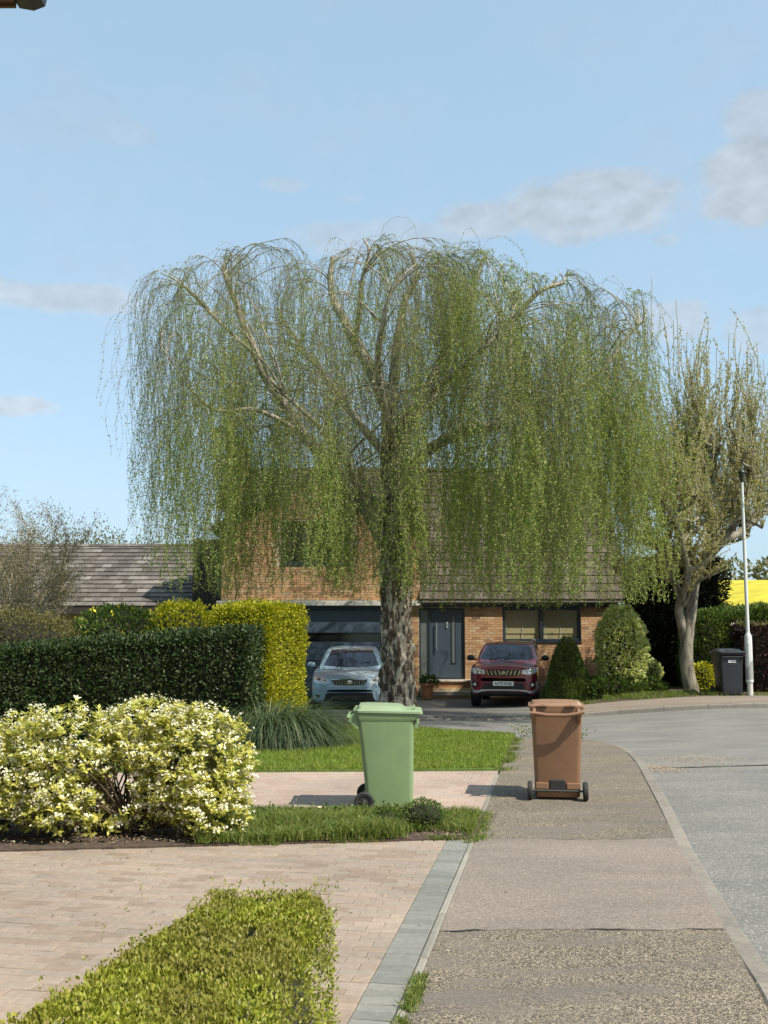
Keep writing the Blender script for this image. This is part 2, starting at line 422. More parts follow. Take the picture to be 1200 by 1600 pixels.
# foliage
MT['birch_leaf'] = leafmat('birch_leaf', [(0, (.10, .175, .04)), (.4, (.20, .28, .06)), (.75, (.34, .40, .10)), (1, (.52, .50, .19))], .45, clump=(.25, .29, .06), cs=.5)
MT['twig_birch'] = barkmat('birch_twig', (.05, .045, .02), (.10, .095, .045), (.17, .155, .09), 20)
MT['bark_birch'] = barkmat('birch_bark', (.034, .023, .014), (.12, .085, .052), (.58, .49, .37), 8.5, .48, .56, .38)
MT['bark_limb'] = barkmat('birch_limb_bark', (.06, .05, .038), (.21, .18, .13), (.46, .41, .32), 9)
MT['bark_grey'] = barkmat('grey_bark', (.05, .042, .03), (.135, .118, .086), (.27, .24, .18), 8)
MT['bark_pale'] = barkmat('pale_bark', (.13, .105, .075), (.26, .22, .16), (.42, .37, .29), 8)
MT['shoot'] = barkmat('young_shoot', (.13, .115, .07), (.27, .245, .155), (.38, .345, .24), 9)
MT['bud_leaf'] = leafmat('bud_leaf', [(0, (.24, .23, .07)), (.5, (.38, .355, .12)), (1, (.50, .46, .22))], .42)
MT['left_leaf'] = leafmat('catkin_leaf', [(0, (.13, .11, .05)), (.6, (.22, .19, .10)), (1, (.30, .25, .14))], .3)
MT['hedge_dark'] = leafmat('laurel_leaf', [(0, (.014, .026, .007)), (.5, (.028, .048, .012)), (.88, (.05, .075, .018)), (1, (.09, .11, .04))], .15, .5, .25)
MT['hedge_gold'] = leafmat('golden_privet', [(0, (.22, .24, .012)), (.5, (.38, .385, .018)), (1, (.52, .48, .03))], .36)
MT['box_leaf'] = leafmat('box_leaf', [(0, (.13, .155, .016)), (.4, (.26, .29, .028)), (.8, (.37, .40, .055)), (.95, (.44, .42, .10)), (1, (.46, .36, .16))], .35, .5, .3, clump=(.22, .20, .05), cs=3.2)
MT['shrub_leaf'] = leafmat('yellow_green_leaf', [(0, (.22, .23, .04)), (.3, (.40, .41, .075)), (.7, (.55, .53, .12)), (1, (.66, .60, .16))], .36, .45, .4)
MT['flower'] = leafmat('white_flower', [(0, (.70, .65, .46)), (1, (.82, .78, .66))], .25, .6, .2)
MT['conifer'] = leafmat('dwarf_conifer', [(0, (.055, .09, .018)), (.6, (.11, .16, .035)), (1, (.19, .24, .07))], .25)
MT['vari_leaf'] = leafmat('variegated_leaf', [(0, (.22, .30, .08)), (.3, (.48, .54, .16)), (.65, (.64, .66, .27)), (1, (.80, .80, .60))], .45, .45, .4)
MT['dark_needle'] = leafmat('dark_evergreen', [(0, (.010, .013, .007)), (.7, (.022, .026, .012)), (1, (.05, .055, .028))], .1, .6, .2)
MT['mid_leaf'] = leafmat('mid_green_leaf', [(0, (.05, .085, .015)), (.6, (.09, .14, .025)), (1, (.15, .20, .045))], .3)
MT['purple_leaf'] = leafmat('purple_leaf', [(0, (.022, .012, .012)), (.7, (.05, .025, .022)), (1, (.10, .055, .04))], .2, .4, .5)
MT['olive_leaf'] = leafmat('olive_leaf', [(0, (.09, .085, .025)), (.6, (.15, .14, .045)), (1, (.22, .20, .075))], .3)
MT['yellow_flower'] = leafmat('yellow_flower', [(0, (.62, .50, .02)), (1, (.72, .62, .05))], .3)
MT['lawn'] = leafmat('lawn_blade', [(0, (.12, .18, .02)), (.6, (.19, .275, .032)), (1, (.28, .34, .06))], .38, clump=(.23, .28, .05), cs=2.0)
MT['verge'] = leafmat('verge_blade', [(0, (.08, .125, .02)), (.6, (.15, .205, .035)), (.9, (.24, .26, .07)), (1, (.34, .30, .14))], .35)
MT['sedge'] = leafmat('sedge_blade', [(0, (.045, .07, .03)), (.6, (.075, .11, .05)), (.92, (.12, .155, .075)), (1, (.26, .27, .15))], .3)
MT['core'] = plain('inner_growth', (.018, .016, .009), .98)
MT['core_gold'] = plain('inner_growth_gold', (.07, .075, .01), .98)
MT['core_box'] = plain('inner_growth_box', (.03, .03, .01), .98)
MT['twig_dark'] = plain('woody_stem', (.10, .07, .04), .9, var=.3, nscale=12)
MT['far_wood'] = leafmat('far_tree_leaf', [(0, (.10, .12, .06)), (1, (.2, .2, .11))], .2)

# car materials
def glassmat(name, tint=(.02, .025, .04), tr=.0):
    m, t, b = mat_new(name); b.inputs['Base Color'].default_value = (*tint, 1); b.inputs['Roughness'].default_value = .10
    b.inputs['Specular IOR Level'].default_value = .7
    if tr:
        x = nd(t, 'ShaderNodeBsdfTransparent'); x.inputs[0].default_value = (.9, .93, .92, 1); ms = nd(t, 'ShaderNodeMixShader'); ms.inputs[0].default_value = tr
        t.links.new(b.outputs[0], ms.inputs[1]); t.links.new(x.outputs[0], ms.inputs[2]); t.links.new(ms.outputs[0], t.nodes['Material Output'].inputs[0])
    return m
MT['car_glass'] = glassmat('car_glass', (.018, .022, .04))
MT['house_glass'] = glassmat('house_glass', (.02, .022, .022), .86)
MT['dark_glass'] = glassmat('dark_glass', (.012, .014, .014))
MT['silver_blue'] = plain('silver_blue_paint', (.30, .41, .48), .36, .15, spec=.35, coat=.15)
MT['burgundy'] = plain('burgundy_paint', (.20, .018, .036), .25, .25, coat=1)
MT['lens'] = plain('lamp_lens', (.62, .64, .66), .12, .3, coat=1)
MT['chrome'] = plain('chrome', (.75, .76, .76), .12, 1)
MT['satin'] = plain('satin_silver', (.58, .58, .57), .35, .4)
MT['grille'] = plain('grille_black', (.016, .017, .019), .4)
MT['plate'] = plain('plate_white', (.78, .78, .76), .4)
MT['ink'] = plain('plate_ink', (.012, .012, .014), .5)
MT['alloy'] = plain('alloy', (.38, .39, .4), .3, .8)
MT['amber'] = plain('amber_lens', (.45, .12, .02), .15, coat=1)
MT['blind'] = plain('cream_blind', (.80, .62, .34), .8, var=.05)
MT['interior'] = plain('room_dark', (.05, .04, .03), .9)

# ================================================================== THE SETTING
def fr_(a, b, t): return a + (b - a) * t
def join_wob(x, y): return .055 * mnoise.noise(Vector((x * 2.2, y, 0))) + .03 * mnoise.noise(Vector((x * 8, y, 4)))
def strip(name, left, right, off, mat, nx=6, skirt=.12, kind='structure', parent=None, ends=True):
    """a sheet between two polylines (x, y), draped on the ground, with a turned-down rim"""
    def dens(pl):
        out = []
        for a, b in zip(pl[:-1], pl[1:]):
            k = max(1, int(math.dist(a, b) / .9))
            out += [(a[0] + (b[0] - a[0]) * i / k, a[1] + (b[1] - a[1]) * i / k) for i in range(k)]
        return out + [pl[-1]]
    def resamp(pl, n):
        pl = np.array(pl, float); s = np.r_[0, np.cumsum(np.linalg.norm(np.diff(pl, axis=0), axis=1))]
        u = np.linspace(0, s[-1], n); return np.c_[np.interp(u, s, pl[:, 0]), np.interp(u, s, pl[:, 1])]
    if len(left) == len(right):
        Lp, Rp = [], []
        for i in range(len(left) - 1):
            k = max(1, int(max(math.dist(left[i], left[i + 1]), math.dist(right[i], right[i + 1])) / .8))
            for j in range(k):
                u = j / k
                Lp.append([left[i][q] * (1 - u) + left[i + 1][q] * u for q in (0, 1)]); Rp.append([right[i][q] * (1 - u) + right[i + 1][q] * u for q in (0, 1)])
        Lp.append(list(left[-1])); Rp.append(list(right[-1])); Lp, Rp = np.array(Lp), np.array(Rp)
    else:
        n = max(len(dens(left)), len(dens(right))); Lp, Rp = resamp(left, n), resamp(right, n)
    n = len(Lp); mb = MB(); vs = []
    for i in range(n):
        for j in range(nx + 1):
            p = Lp[i] * (1 - j / nx) + Rp[i] * (j / nx)
            if min(abs(p[1] - 6.55), abs(p[1] - 9.25)) < 1e-4 and 'pavement' in name: p = p + np.array([0, join_wob(p[0], p[1])])
            vs.append((p[0], p[1], g(p[0], p[1]) + off))
    fs = [(i * (nx + 1) + j, i * (nx + 1) + j + 1, (i + 1) * (nx + 1) + j + 1, (i + 1) * (nx + 1) + j) for i in range(n - 1) for j in range(nx)]
    rim = [i * (nx + 1) for i in range(n)][::-1] + list(range(nx + 1)) + [i * (nx + 1) + nx for i in range(n)] + [(n - 1) * (nx + 1) + j for j in range(nx, -1, -1)]
    seen = []; 
    for r in rim:
        if not seen or seen[-1] != r: seen.append(r)
    if seen[0] == seen[-1]: seen.pop()
    k = len(vs); vs += [(vs[r][0], vs[r][1], vs[r][2] - skirt) for r in seen]
    m = len(seen)
    fs += [(seen[i], seen[(i + 1) % m], k + (i + 1) % m, k + i) for i in range(m)]
    mb.add(vs, fs)
    return mb.build(name, mat, parent, smooth=True, kind=kind, world=parent is not None)

# base ground, out to the horizon
xs = np.r_[-900, -300, -120, -60, np.arange(-30, 31, 3.), 60, 120, 300, 900]; ys = np.r_[-300, -60, np.arange(-12, 49, 3.), 80, 140, 300, 700, 1500]
V = [(x, y, g(x, y) - .26 if abs(x) < 40 and y < 60 else -.26) for y in ys for x in xs]
nx_ = len(xs); F = [(j * nx_ + i, j * nx_ + i + 1, (j + 1) * nx_ + i + 1, (j + 1) * nx_ + i) for j in range(len(ys) - 1) for i in range(nx_ - 1)]
npmesh('ground', V, F, MT['turf'], kind='structure', smooth=True)

EDGE = [(-.62, 1.0), (.09, 5.08), (.77, 9.02), (1.47, 13.35), (2.07, 16.86), (2.24, 17.72)]          # house side of the pavement
KERB = [(1.28, 1.0), (2.15, 5.97), (2.76, 9.58), (3.63, 14.48), (3.80, 16.0), (3.68, 16.9), (3.32, 17.42), (2.72, 17.72)]
def along(pl, y):
    for a, b in zip(pl[:-1], pl[1:]):
        if a[1] <= y <= b[1]: return a[0] + (b[0] - a[0]) * (y - a[1]) / (b[1] - a[1])
    return pl[0][0] if y < pl[0][1] else pl[-1][0]
def inner(y): return along(KERB[:5], y) - .145
def seg(y0, y1, n=4):
    yy = [y0 + (y1 - y0) * i / n for i in range(n + 1)]
    return [(along(EDGE, y), y) for y in yy], [(inner(y), y) for y in yy]
l, r = seg(1.0, 6.55); strip('pavement', l, r, 0, MT['path'], 30)
l, r = seg(6.55, 9.25); strip('pavement_patch', l, r, .004, MT['patch'], 30)
l, r = seg(9.25, 15.9); r2 = [(3.655, 15.99), (3.54, 16.82), (3.23, 17.29), (2.68, 17.58)]; l2 = [(along(EDGE, y), y) for y in (16.3, 16.9, 17.3, 17.6)]
strip('pavement', l + l2, r + r2, 0, MT['path'], 30)

MT['tar'] = plain('tar_seam', (.045, .04, .036), .85, var=.4, nscale=30)
for y0 in (6.55, 9.25):                     # tarred joins, broken and uneven in width
    n = 60; xa, xb = along(EDGE, y0) + .01, inner(y0) - .01; vs = []
    for i in range(n + 1):
        x = fr_(xa, xb, i / n); w = max(.0008, .003 + .012 * mnoise.noise(Vector((x * 5, y0, 2)))); yy = y0 + join_wob(x, y0)
        vs += [(x, yy - w, .0085), (x, yy + w, .0085)]
    o = MB().add(vs, [(2 * i, 2 * i + 1, 2 * i + 3, 2 * i + 2) for i in range(n)]).build('pavement_seam', MT['tar'], None, kind='structure')
# road and side road
road_l = [(k[0] + .0, k[1]) for k in KERB[:4]]
strip('road', road_l, [(11, 1), (11, 6), (11.5, 9.6), (12.0, 16.0)], -.10, MT['road'], 10)
strip('side_road', [(3.63, 14.48), (3.80, 16.0), (3.68, 16.9), (3.32, 17.42), (2.72, 17.72), (2.24, 17.84), (.47, 18.94), (-1.2, 19.45), (-1.75, 20.2), (-1.8, 21.7)],
      [(12.0, 16.02), (13, 17.5), (14, 18.6), (14.5, 20), (14.6, 21.1), (10, 21.28), (7.93, 21.42), (4.14, 21.67), (1.6, 21.83), (-1.7, 21.9)], -.096, MT['side_road'], 14)

n = 70; vs = []
for i in range(n + 1):
    t_ = i / n; x = fr_(3.66, 12.0, t_); y = fr_(14.47, 16.0, (x - 3.63) / 8.37) + .02 * mnoise.noise(Vector((x * 2, 0, 9))); w = max(.002, .018 + .022 * mnoise.noise(Vector((x * 3, 1, 2))))
    vs += [(x, y - w, g(x, y) - .089), (x, y + w, g(x, y) - .089)]
MB().add(vs, [(2 * i, 2 * i + 1, 2 * i + 3, 2 * i + 2) for i in range(n)]).build('road_seam', MT['tar'], None, kind='structure')
def stones(pl, name, width, length, h, mat, parent, side=1, top=0.0, gap=.006, lowfn=None):
    """one stone after another along a polyline; side=-1 puts them left of it"""
    P = np.array(pl, float); s = np.r_[0, np.cumsum(np.linalg.norm(np.diff(P, axis=0), axis=1))]
    f = lambda u: np.array([np.interp(u, s, P[:, 0]), np.interp(u, s, P[:, 1])])
    n = int(s[-1] / length)
    for i in range(n):
        a, b = f(i * length + gap / 2), f((i + 1) * length - gap / 2)
        d = (b - a) / np.linalg.norm(b - a); nn = np.array([-d[1], d[0]]) * side
        c = [a, b, b + nn * width, a + nn * width]
        tz = top + random.uniform(-.003, .003)
        z = [g(*p) + tz + (lowfn(*p) if lowfn else 0) for p in c]
        mb = MB(); ch = .012
        ci = [c[0] * .88 + c[2] * .12, c[1] * .88 + c[3] * .12, c[2] * .9 + c[0] * .1, c[3] * .9 + c[1] * .1]
        ci = [c[0] + (d + nn) * ch, c[1] + (-d + nn) * ch, c[2] + (-d - nn) * ch, c[3] + (d - nn) * ch]
        vs = [(p[0], p[1], zz - h) for p, zz in zip(c, z)] + [(p[0], p[1], zz - ch) for p, zz in zip(c, z)] + [(p[0], p[1], zz) for p, zz in zip(ci, z)]
        fs = [(8, 9, 10, 11)] + [(k, (k + 1) % 4, (k + 1) % 4 + 4, k + 4) for k in range(4)] + [(k + 4, (k + 1) % 4 + 4, (k + 1) % 4 + 8, k + 8) for k in range(4)]
        mb.add(vs, fs).build(name, mat, parent, world=True)

kerb_base = strip('kerb', [(k[0] - .139, k[1]) for k in KERB[:5]], [(k[0] - .004, k[1]) for k in KERB[:5]], -.19, MT['joint'], 1, .1)
def low(x, y): return -.055 * (sm((y - 5.6) / 1.2) * (1 - sm((y - 9.6) / 1.0))) - .02
stones([(1.62, 2.94)] + KERB[1:], 'kerb_stone', .128, .915, .16, MT['kerb'], kerb_base, 1, .004, .014, lowfn=low)
far_line = [(12.2, 21.18), (10, 21.28), (7.93, 21.42), (4.14, 21.67), (1.6, 21.83), (-1.7, 21.9)]
far_kerb = strip('far_kerb', [(p[0], p[1] + .005) for p in far_line], [(p[0], p[1] + .12) for p in far_line], -.12, MT['joint'], 1, .1)
def lowf(x, y): return -.055 * (1 - sm((x - 3.0) / 1.4)) - .035
stones(far_line, 'kerb_stone', .13, .915, .16, MT['kerb'], far_kerb, -1, .03, lowfn=lowf)
strip('far_pavement', [(p[0], p[1] + .13) for p in far_line[:4]], [(12.4, 23.7), (10.2, 23.75), (8.3, 23.8), (4.3, 23.75)], -.005, MT['far_path'], 4)
strip('house_driveway', [(4.14, 21.80), (1.6, 21.96), (-1.7, 22.03)], [(4.25, 30.38), (1.4, 30.38), (-1.72, 30.38)], -.012, MT['house_drive'], 10)

# lawn, verge, planting beds
strip('lawn', [(-7.5, 13.42), (-1.6, 13.42), (along(EDGE, 13.6) - .06, 13.56)], [(-7.5, 19.6), (-1.2, 19.43), (.47, 18.92)], .03, MT['turf'], 8)
strip('lawn', [(along(EDGE, 13.6) - .06, 13.56), (along(EDGE, 14.6) - .002, 14.6), (along(EDGE, 16.2) - .002, 16.2), (along(EDGE, 17.7) - .002, 17.7)], [(.47, 18.92), (1.2, 18.46), (1.7, 18.1), (2.22, 17.78)], .03, MT['turf'], 6)
def d1far(x): return 8.72 + (x + 3.16) * .13
strip('verge', [(-5.4, d1far(-5.4) + .02), (-1.0, d1far(-1) + .02), (along(EDGE, 9.25) - .002, d1far(.75) + .02)], [(-5.4, 10.55), (-1.0, 10.5), (along(EDGE, 10.6) - .002, 10.5)], .018, MT['soil'], 8)
strip('planting_bed', [(4.35, 23.78), (8.4, 23.83), (10.2, 23.78), (12.4, 23.72)], [(4.3, 30.3), (8.4, 30.3), (10.2, 30.3), (13.5, 30.3)], .0, MT['soil'], 6)
strip('planting_bed', [(-9, 16.1), (-2.0, 16.0), (-1.75, 17.2)], [(-9, 20.6), (-2.6, 20.6), (-1.75, 20.3)], .015, MT['soil'], 6)

# ---- block paved driveways
def paver_mesh(name, lx, ly, h=.05, ch=.004):
    me = bpy.data.meshes.new(name); x, y = lx / 2, ly / 2
    vs = [(-x, -y, -h), (x, -y, -h), (x, y, -h), (-x, y, -h), (-x, -y, -ch), (x, -y, -ch), (x, y, -ch), (-x, y, -ch),
          (-x + ch, -y + ch, 0), (x - ch, -y + ch, 0), (x - ch, y - ch, 0), (-x + ch, y - ch, 0)]
    fs = [(8, 9, 10, 11)] + [(k, (k + 1) % 4, (k + 1) % 4 + 4, k + 4) for k in range(4)] + [(k + 4, (k + 1) % 4 + 4, (k + 1) % 4 + 8, k + 8) for k in range(4)]
    me.from_pydata(vs, [], fs); return me
def lay(parent, items, lx, ly, mat, name, limit, stuffname):
    """items: (x, y, angle); the largest-showing ones become single objects, the rest one part"""
    vis = []
    for it in items:
        u, v = proj((it[0], it[1], 0)) if it[1] > 1.5 else (9e9, 9e9)
        hid = v > 1382 and u < 520 and u > 335 - (v - 1380) * 1.65
        shr = it[1] > 10 and u < 380
        vis.append((0 if (-30 < u < 1230 and -20 < v < 1625 and not hid and not shr) else 1, it[1]))
    order = sorted(range(len(items)), key=lambda i: vis[i])
    me = paver_mesh(name, lx - .004, ly - .004); me.materials.append(mat)
    V0 = np.array([v.co[:] for v in me.vertices]); F0 = np.array([list(p.vertices) for p in me.polygons])
    Vs, Fs = [], []; k = 0
    for q, i in enumerate(order):
        x, y, a = items[i]; z = g(x, y) + random.gauss(0, .0013); rx, ry = random.gauss(0, .006), random.gauss(0, .006)
        if q < limit and vis[i][0] == 0:
            o = bpy.data.objects.new(name, me); COL.objects.link(o); o.parent = parent
            o.location = (x, y, z); o.rotation_euler = (rx, ry, a)
        else:
            c, s = math.cos(a), math.sin(a)
            P = V0.copy(); P[:, 2] += z + P[:, 0] * -ry + P[:, 1] * rx
            P = np.c_[P[:, 0] * c - P[:, 1] * s + x, P[:, 0] * s + P[:, 1] * c + y, P[:, 2]]
            Vs.append(P); Fs.append(F0 + k); k += len(P)
    if Vs: npmesh(stuffname, np.concatenate(Vs), np.concatenate(Fs), mat, parent, 'stuff')

drive = strip('driveway', [(-6.5, 1.0), (-6.5, 8.28)], [(along(EDGE, 1) - .056, 1.0), (along(EDGE, 9.5) - .056, 9.5)], -.012, MT['joint'], 8)
cdir = Vector((.1726, 1)).normalized(); rdir = Vector((cdir.y, -cdir.x)); ang = math.atan2(rdir.y, rdir.x)
o0 = Vector((along(EDGE, 5.08) - .056, 5.08))
red, grey = [], []
for j in range(-32, 46):
    for i in range(0, 34):
        if i == 0: p = o0 + cdir * (j * .1 + .05) - rdir * .1
        else: p = o0 + cdir * (j * .1 + .05) - rdir * (.2 + .2 * i - .1 + (.1 if j % 2 else 0) - .0)
        if not (3.0 < p.y < d1far(p.x) + .09 and p.x > -6.2): continue
        (grey if i == 0 else red).append((p.x, p.y, ang))
# half bricks close every other row against the grey band
half = [((o0 + cdir * (j * .1 + .05) - rdir * .25).x, (o0 + cdir * (j * .1 + .05) - rdir * .25).y, ang) for j in range(-32, 46) if j % 2]
half = [h for h in half if 3 < h[1] < d1far(h[0]) + .06]
lay(drive, grey, .2, .1, MT['paver_grey'], 'grey_paver', 60, 'grey_pavers')
lay(drive, half, .1, .1, MT['paver'], 'half_paver', 60, 'half_pavers')
lay(drive, red, .2, .1, MT['paver'], 'paver', 240, 'pavers')
stones([(along(EDGE, y), y) for y in np.linspace(2.4, 9.75, 10)], 'edging_stone', .054, .915, .1, MT['edging'], drive, 1, .004, .005)

drive2 = strip('far_driveway', [(-7.5, 10.40), (-1.0, 10.40), (along(EDGE, 10.4) - .056, 10.40)], [(-7.5, 13.4), (-1.6, 13.4), (along(EDGE, 13.58) - .056, 13.58)], -.012, MT['joint'], 8)
it2 = []
o2 = Vector((along(EDGE, 10.6) - .056, 10.6))
for j in range(-3, 18):
    for i in range(0, 40):
        p = o2 + cdir * (j * .2 + .1) - rdir * (.2 * i + .1 + (.1 if j % 2 else 0))
        if 10.38 < p.y < 13.52 + .05 * (p.x + 1.6) and p.x > -6.9: it2.append((p.x, p.y, ang))
h2 = []
for j in range(-3, 18):
    if j % 2:
        p = o2 + cdir * (j * .2 + .1) - rdir * .05
        if 10.6 < p.y < 13.6: h2.append((p.x, p.y, ang))
lay(drive2, it2, .2, .2, MT['paver2'], 'paver', 280, 'pavers')
lay(drive2, h2, .1, .2, MT['paver2'], 'half_paver', 20, 'half_pavers')
stones([(along(EDGE, y), y) for y in np.linspace(10.55, 13.6, 5)], 'edging_stone', .054, .915, .1, MT['edging'], drive2, 1, .004, .005)

# ---- far hills
def hill(name, x0, x1, y0, y1, h, mat, shape, n=30):
    V = []
    for j in range(n + 1):
        for i in range(n + 1):
            u, v = i / n, j / n; V.append((x0 + (x1 - x0) * u, y0 + (y1 - y0) * v, -.3 + h * shape(u, v)))
    F = [(j * (n + 1) + i, j * (n + 1) + i + 1, (j + 1) * (n + 1) + i + 1, (j + 1) * (n + 1) + i) for j in range(n) for i in range(n)]
    return npmesh(name, V, F, mat, kind='structure', smooth=True)
hill('rapeseed_field', 20, 130, 62, 170, 9.9, MT['rape'], lambda u, v: sm(v * 1.0) * .96 * sm(u * 3.2) + .02)
hill('hill', -420, 420, 170, 520, 13.5, MT['hill'], lambda u, v: sm(v * 2.2) * sm((1 - v) * 4) * (.35 + .5 * sm((u - .4) * 3)))

def scatter_box(x0, x1, y0, y1, z0, z1, n, rad=.15, faces='xXyYZ', rough=.06, lump=.10, ls=1.3, rotz=0, c=None, depth=.12):
    """points and outward normals near the skin of a rounded, slightly lumpy box"""
    areas = {'x': (y1 - y0) * (z1 - z0), 'X': (y1 - y0) * (z1 - z0), 'y': (x1 - x0) * (z1 - z0), 'Y': (x1 - x0) * (z1 - z0), 'Z': (x1 - x0) * (y1 - y0)}
    tot = sum(areas[f] for f in faces); P = []
    for f in faces:
        m = int(n * areas[f] / tot); a = rng.random((m, 3)) * [x1 - x0, y1 - y0, z1 - z0] + [x0, y0, z0]
        if f == 'x': a[:, 0] = x0
        if f == 'X': a[:, 0] = x1
        if f == 'y': a[:, 1] = y0
        if f == 'Y': a[:, 1] = y1
        if f == 'Z': a[:, 2] = z1
        P.append(a)
    P = np.concatenate(P)
    q = np.clip(P, [x0 + rad, y0 + rad, z0 - 1], [x1 - rad, y1 - rad, z1 - rad]); Nn = unit(P - q); P = q + Nn * rad
    lum = np.array([hsh(p, ls) for p in P]) * lump + np.array([hsh(p, ls * 3.7) for p in P]) * lump * .45
    dp = -np.abs(rng.normal(size=len(P))) * depth + rng.normal(size=len(P)) * rough * .4
    return P + Nn * (lum + dp)[:, None], Nn
def scatter_ell(c, r, n, lump=.18, ls=1.6, depth=.12, zmin=None, power=1.0):
    d = rvec(n)
    lum = np.array([hsh(Vector(c) + Vector(x) * 3, ls) for x in d]) * lump + np.array([hsh(Vector(c) + Vector(x) * 3, ls * 3) for x in d]) * lump * .5
    rr = 1 + lum - np.abs(rng.normal(size=n)) * depth
    P = np.array(c) + d * np.array(r) * rr[:, None]; Nn = unit(d / np.array(r))
    if zmin is not None:
        k = P[:, 2] > zmin; P, Nn = P[k], Nn[k]
    return P, Nn
def skin_leaves(name, P, Nn, ln, wd, mat, parent, up=.5, out=.8, jit=.7, fold=0, label=None):
    n = len(P); D = unit(Nn * out + np.array([0, 0, up]) + rvec(n) * jit)
    Nl = unit(Nn * .7 + np.array([0, 0, .5]) + rvec(n) * .8)
    return leaves(name, P, D, Nl, ln * rng.uniform(.6, 1.25, n), wd * rng.uniform(.7, 1.2, n), mat, parent, 'stuff', fold, label=label)
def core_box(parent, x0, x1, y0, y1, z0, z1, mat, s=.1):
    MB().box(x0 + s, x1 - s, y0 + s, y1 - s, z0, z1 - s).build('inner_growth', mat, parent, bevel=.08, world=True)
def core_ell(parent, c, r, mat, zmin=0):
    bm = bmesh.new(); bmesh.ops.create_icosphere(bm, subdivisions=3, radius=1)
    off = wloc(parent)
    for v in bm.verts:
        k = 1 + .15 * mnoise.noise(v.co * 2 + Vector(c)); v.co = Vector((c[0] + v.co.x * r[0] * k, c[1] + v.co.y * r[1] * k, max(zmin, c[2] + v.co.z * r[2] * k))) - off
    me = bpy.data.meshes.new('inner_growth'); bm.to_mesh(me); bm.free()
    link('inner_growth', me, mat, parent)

# ================================================================== HOUSE
house = thing('house', (1.05, 30.5, g(1, 30)), 'orange brick house with a front gable and grey garage door behind the weeping tree', 'house')
ZG = g(1, 30.0)                     # ground at the house
FY = 30.5                           # face of the front wall
wall = MB()
wall.box(.80, 1.04, FY + .012, FY + .35, ZG, 2.6); wall.box(2.39, 3.51, FY + .012, FY + .35, ZG, 2.6)
wall.box(3.51, 5.83, FY + .012, FY + .35, ZG, 1.42); wall.box(5.83, 6.95, FY + .012, FY + .35, ZG, 2.6)
wall.box(3.51, 5.83, FY + .012, FY + .35, 2.5, 2.6); wall.box(1.04, 2.39, FY + .012, FY + .35, 2.42, 2.6)
wall.box(-4.84, -3.45, FY + .012, FY + .35, ZG, 2.6)
wall.box(6.6, 6.94, FY + .35, 38, ZG, 2.6); wall.box(-4.83, -4.5, FY + .35, 38, ZG, 4.9)
wall.box(-4.83, 6.94, 37.7, 38.0, ZG, 2.6)
# gable wall, with the opening for the wide window
gx0, gx1, gz0, ga = -4.84, 1.06, 2.6, 6.46
wx0, wx1, wz0, wz1 = -3.09, -1.0, 3.66, 5.0
wall.box(gx0, wx0, FY + .013, FY + .35, gz0, 4.86); wall.box(wx1, gx1, FY + .013, FY + .35, gz0, 4.86)
wall.box(wx0, wx1, FY + .013, FY + .35, gz0, wz0)
def gable_z(x): return 4.86 + (ga - 4.86) * (1 - abs(x + 1.89) / 2.95)
wall.prism([(gx0, 4.86), (wx0, 4.86), (wx0, gable_z(wx0))], 'y', FY + .013, FY + .35)
wall.prism([(wx0, wz1), (wx1, wz1), (wx1, gable_z(wx1)), (-1.89, ga), (wx0, gable_z(wx0))], 'y', FY + .013, FY + .35)
wall.prism([(wx1, 4.86), (gx1, 4.86), (wx1, gable_z(wx1))], 'y', FY + .013, FY + .35)
hw = wall.build('wall', MT['mortar'], house, world=True)
# bricks
BL, BH, JT = .215, .065, .010
brick_me = []
for q in range(4):
    mb = MB(); mb.box(-BL / 2, BL / 2, -.006 - .001 * q, .05, -BH / 2, BH / 2)
    me = bpy.data.meshes.new('brick'); me.from_pydata(mb.v, [], mb.f); me.materials.append(MT['brick']); brick_me.append(me)
def brick_area(x0, x1, z0, z1, inside=None):
    out = []; row = 0; z = z0 + BH / 2
    while z + BH / 2 <= z1 + .02:
        x = x0 - (BL / 2 + JT / 2 if row % 2 else 0)
        while x < x1:
            a, b = max(x, x0), min(x + BL, x1)
            if b - a > .04:
                cx = (a + b) / 2
                if inside is None or inside(a, b, z): out.append((cx, z, (b - a) / BL))
            x += BL + JT
        z += BH + JT; row += 1
    return out
lowb = brick_area(.80, 1.04, ZG + .01, 2.58) + brick_area(2.395, 3.505, ZG + .01, 2.58) + brick_area(5.835, 6.95, ZG + .01, 2.58) + brick_area(3.51, 5.83, ZG + .01, 1.40)
lowb.sort(key=lambda b: (0 if (b[1] > .1 and (b[0] < 3.55 or b[0] > 5.8)) else 1, abs(b[0] - 2.5)))
hl = wloc(hw); Vs, Fs, kk = [], [], 0
gab = brick_area(-4.84, -3.46, ZG, 2.58) + brick_area(gx0, gx1, 2.66, ga, lambda a, b, z: z + .03 < gable_z((a if (a + b) / 2 < -1.89 else b)) and not (b > wx0 and a < wx1 and wz0 - .03 < z < wz1 + .03))
for q, (x, z, s) in enumerate(lowb + gab):
    if q < 300:
        o = bpy.data.objects.new('brick', brick_me[q % 4]); COL.objects.link(o); o.parent = hw
        o.location = (x - hl.x, FY + .012 - hl.y, z - hl.z); o.scale = (s, 1, 1)
    else:
        mb = MB(); mb.box(x - BL * s / 2, x + BL * s / 2, FY + .004 + random.uniform(-.002, .002), FY + .05, z - BH / 2, z + BH / 2)
        Vs += mb.v; Fs += [[i + kk for i in f] for f in mb.f]; kk += 8
npmesh('brickwork', Vs, Fs, MT['brick'], hw, 'stuff')

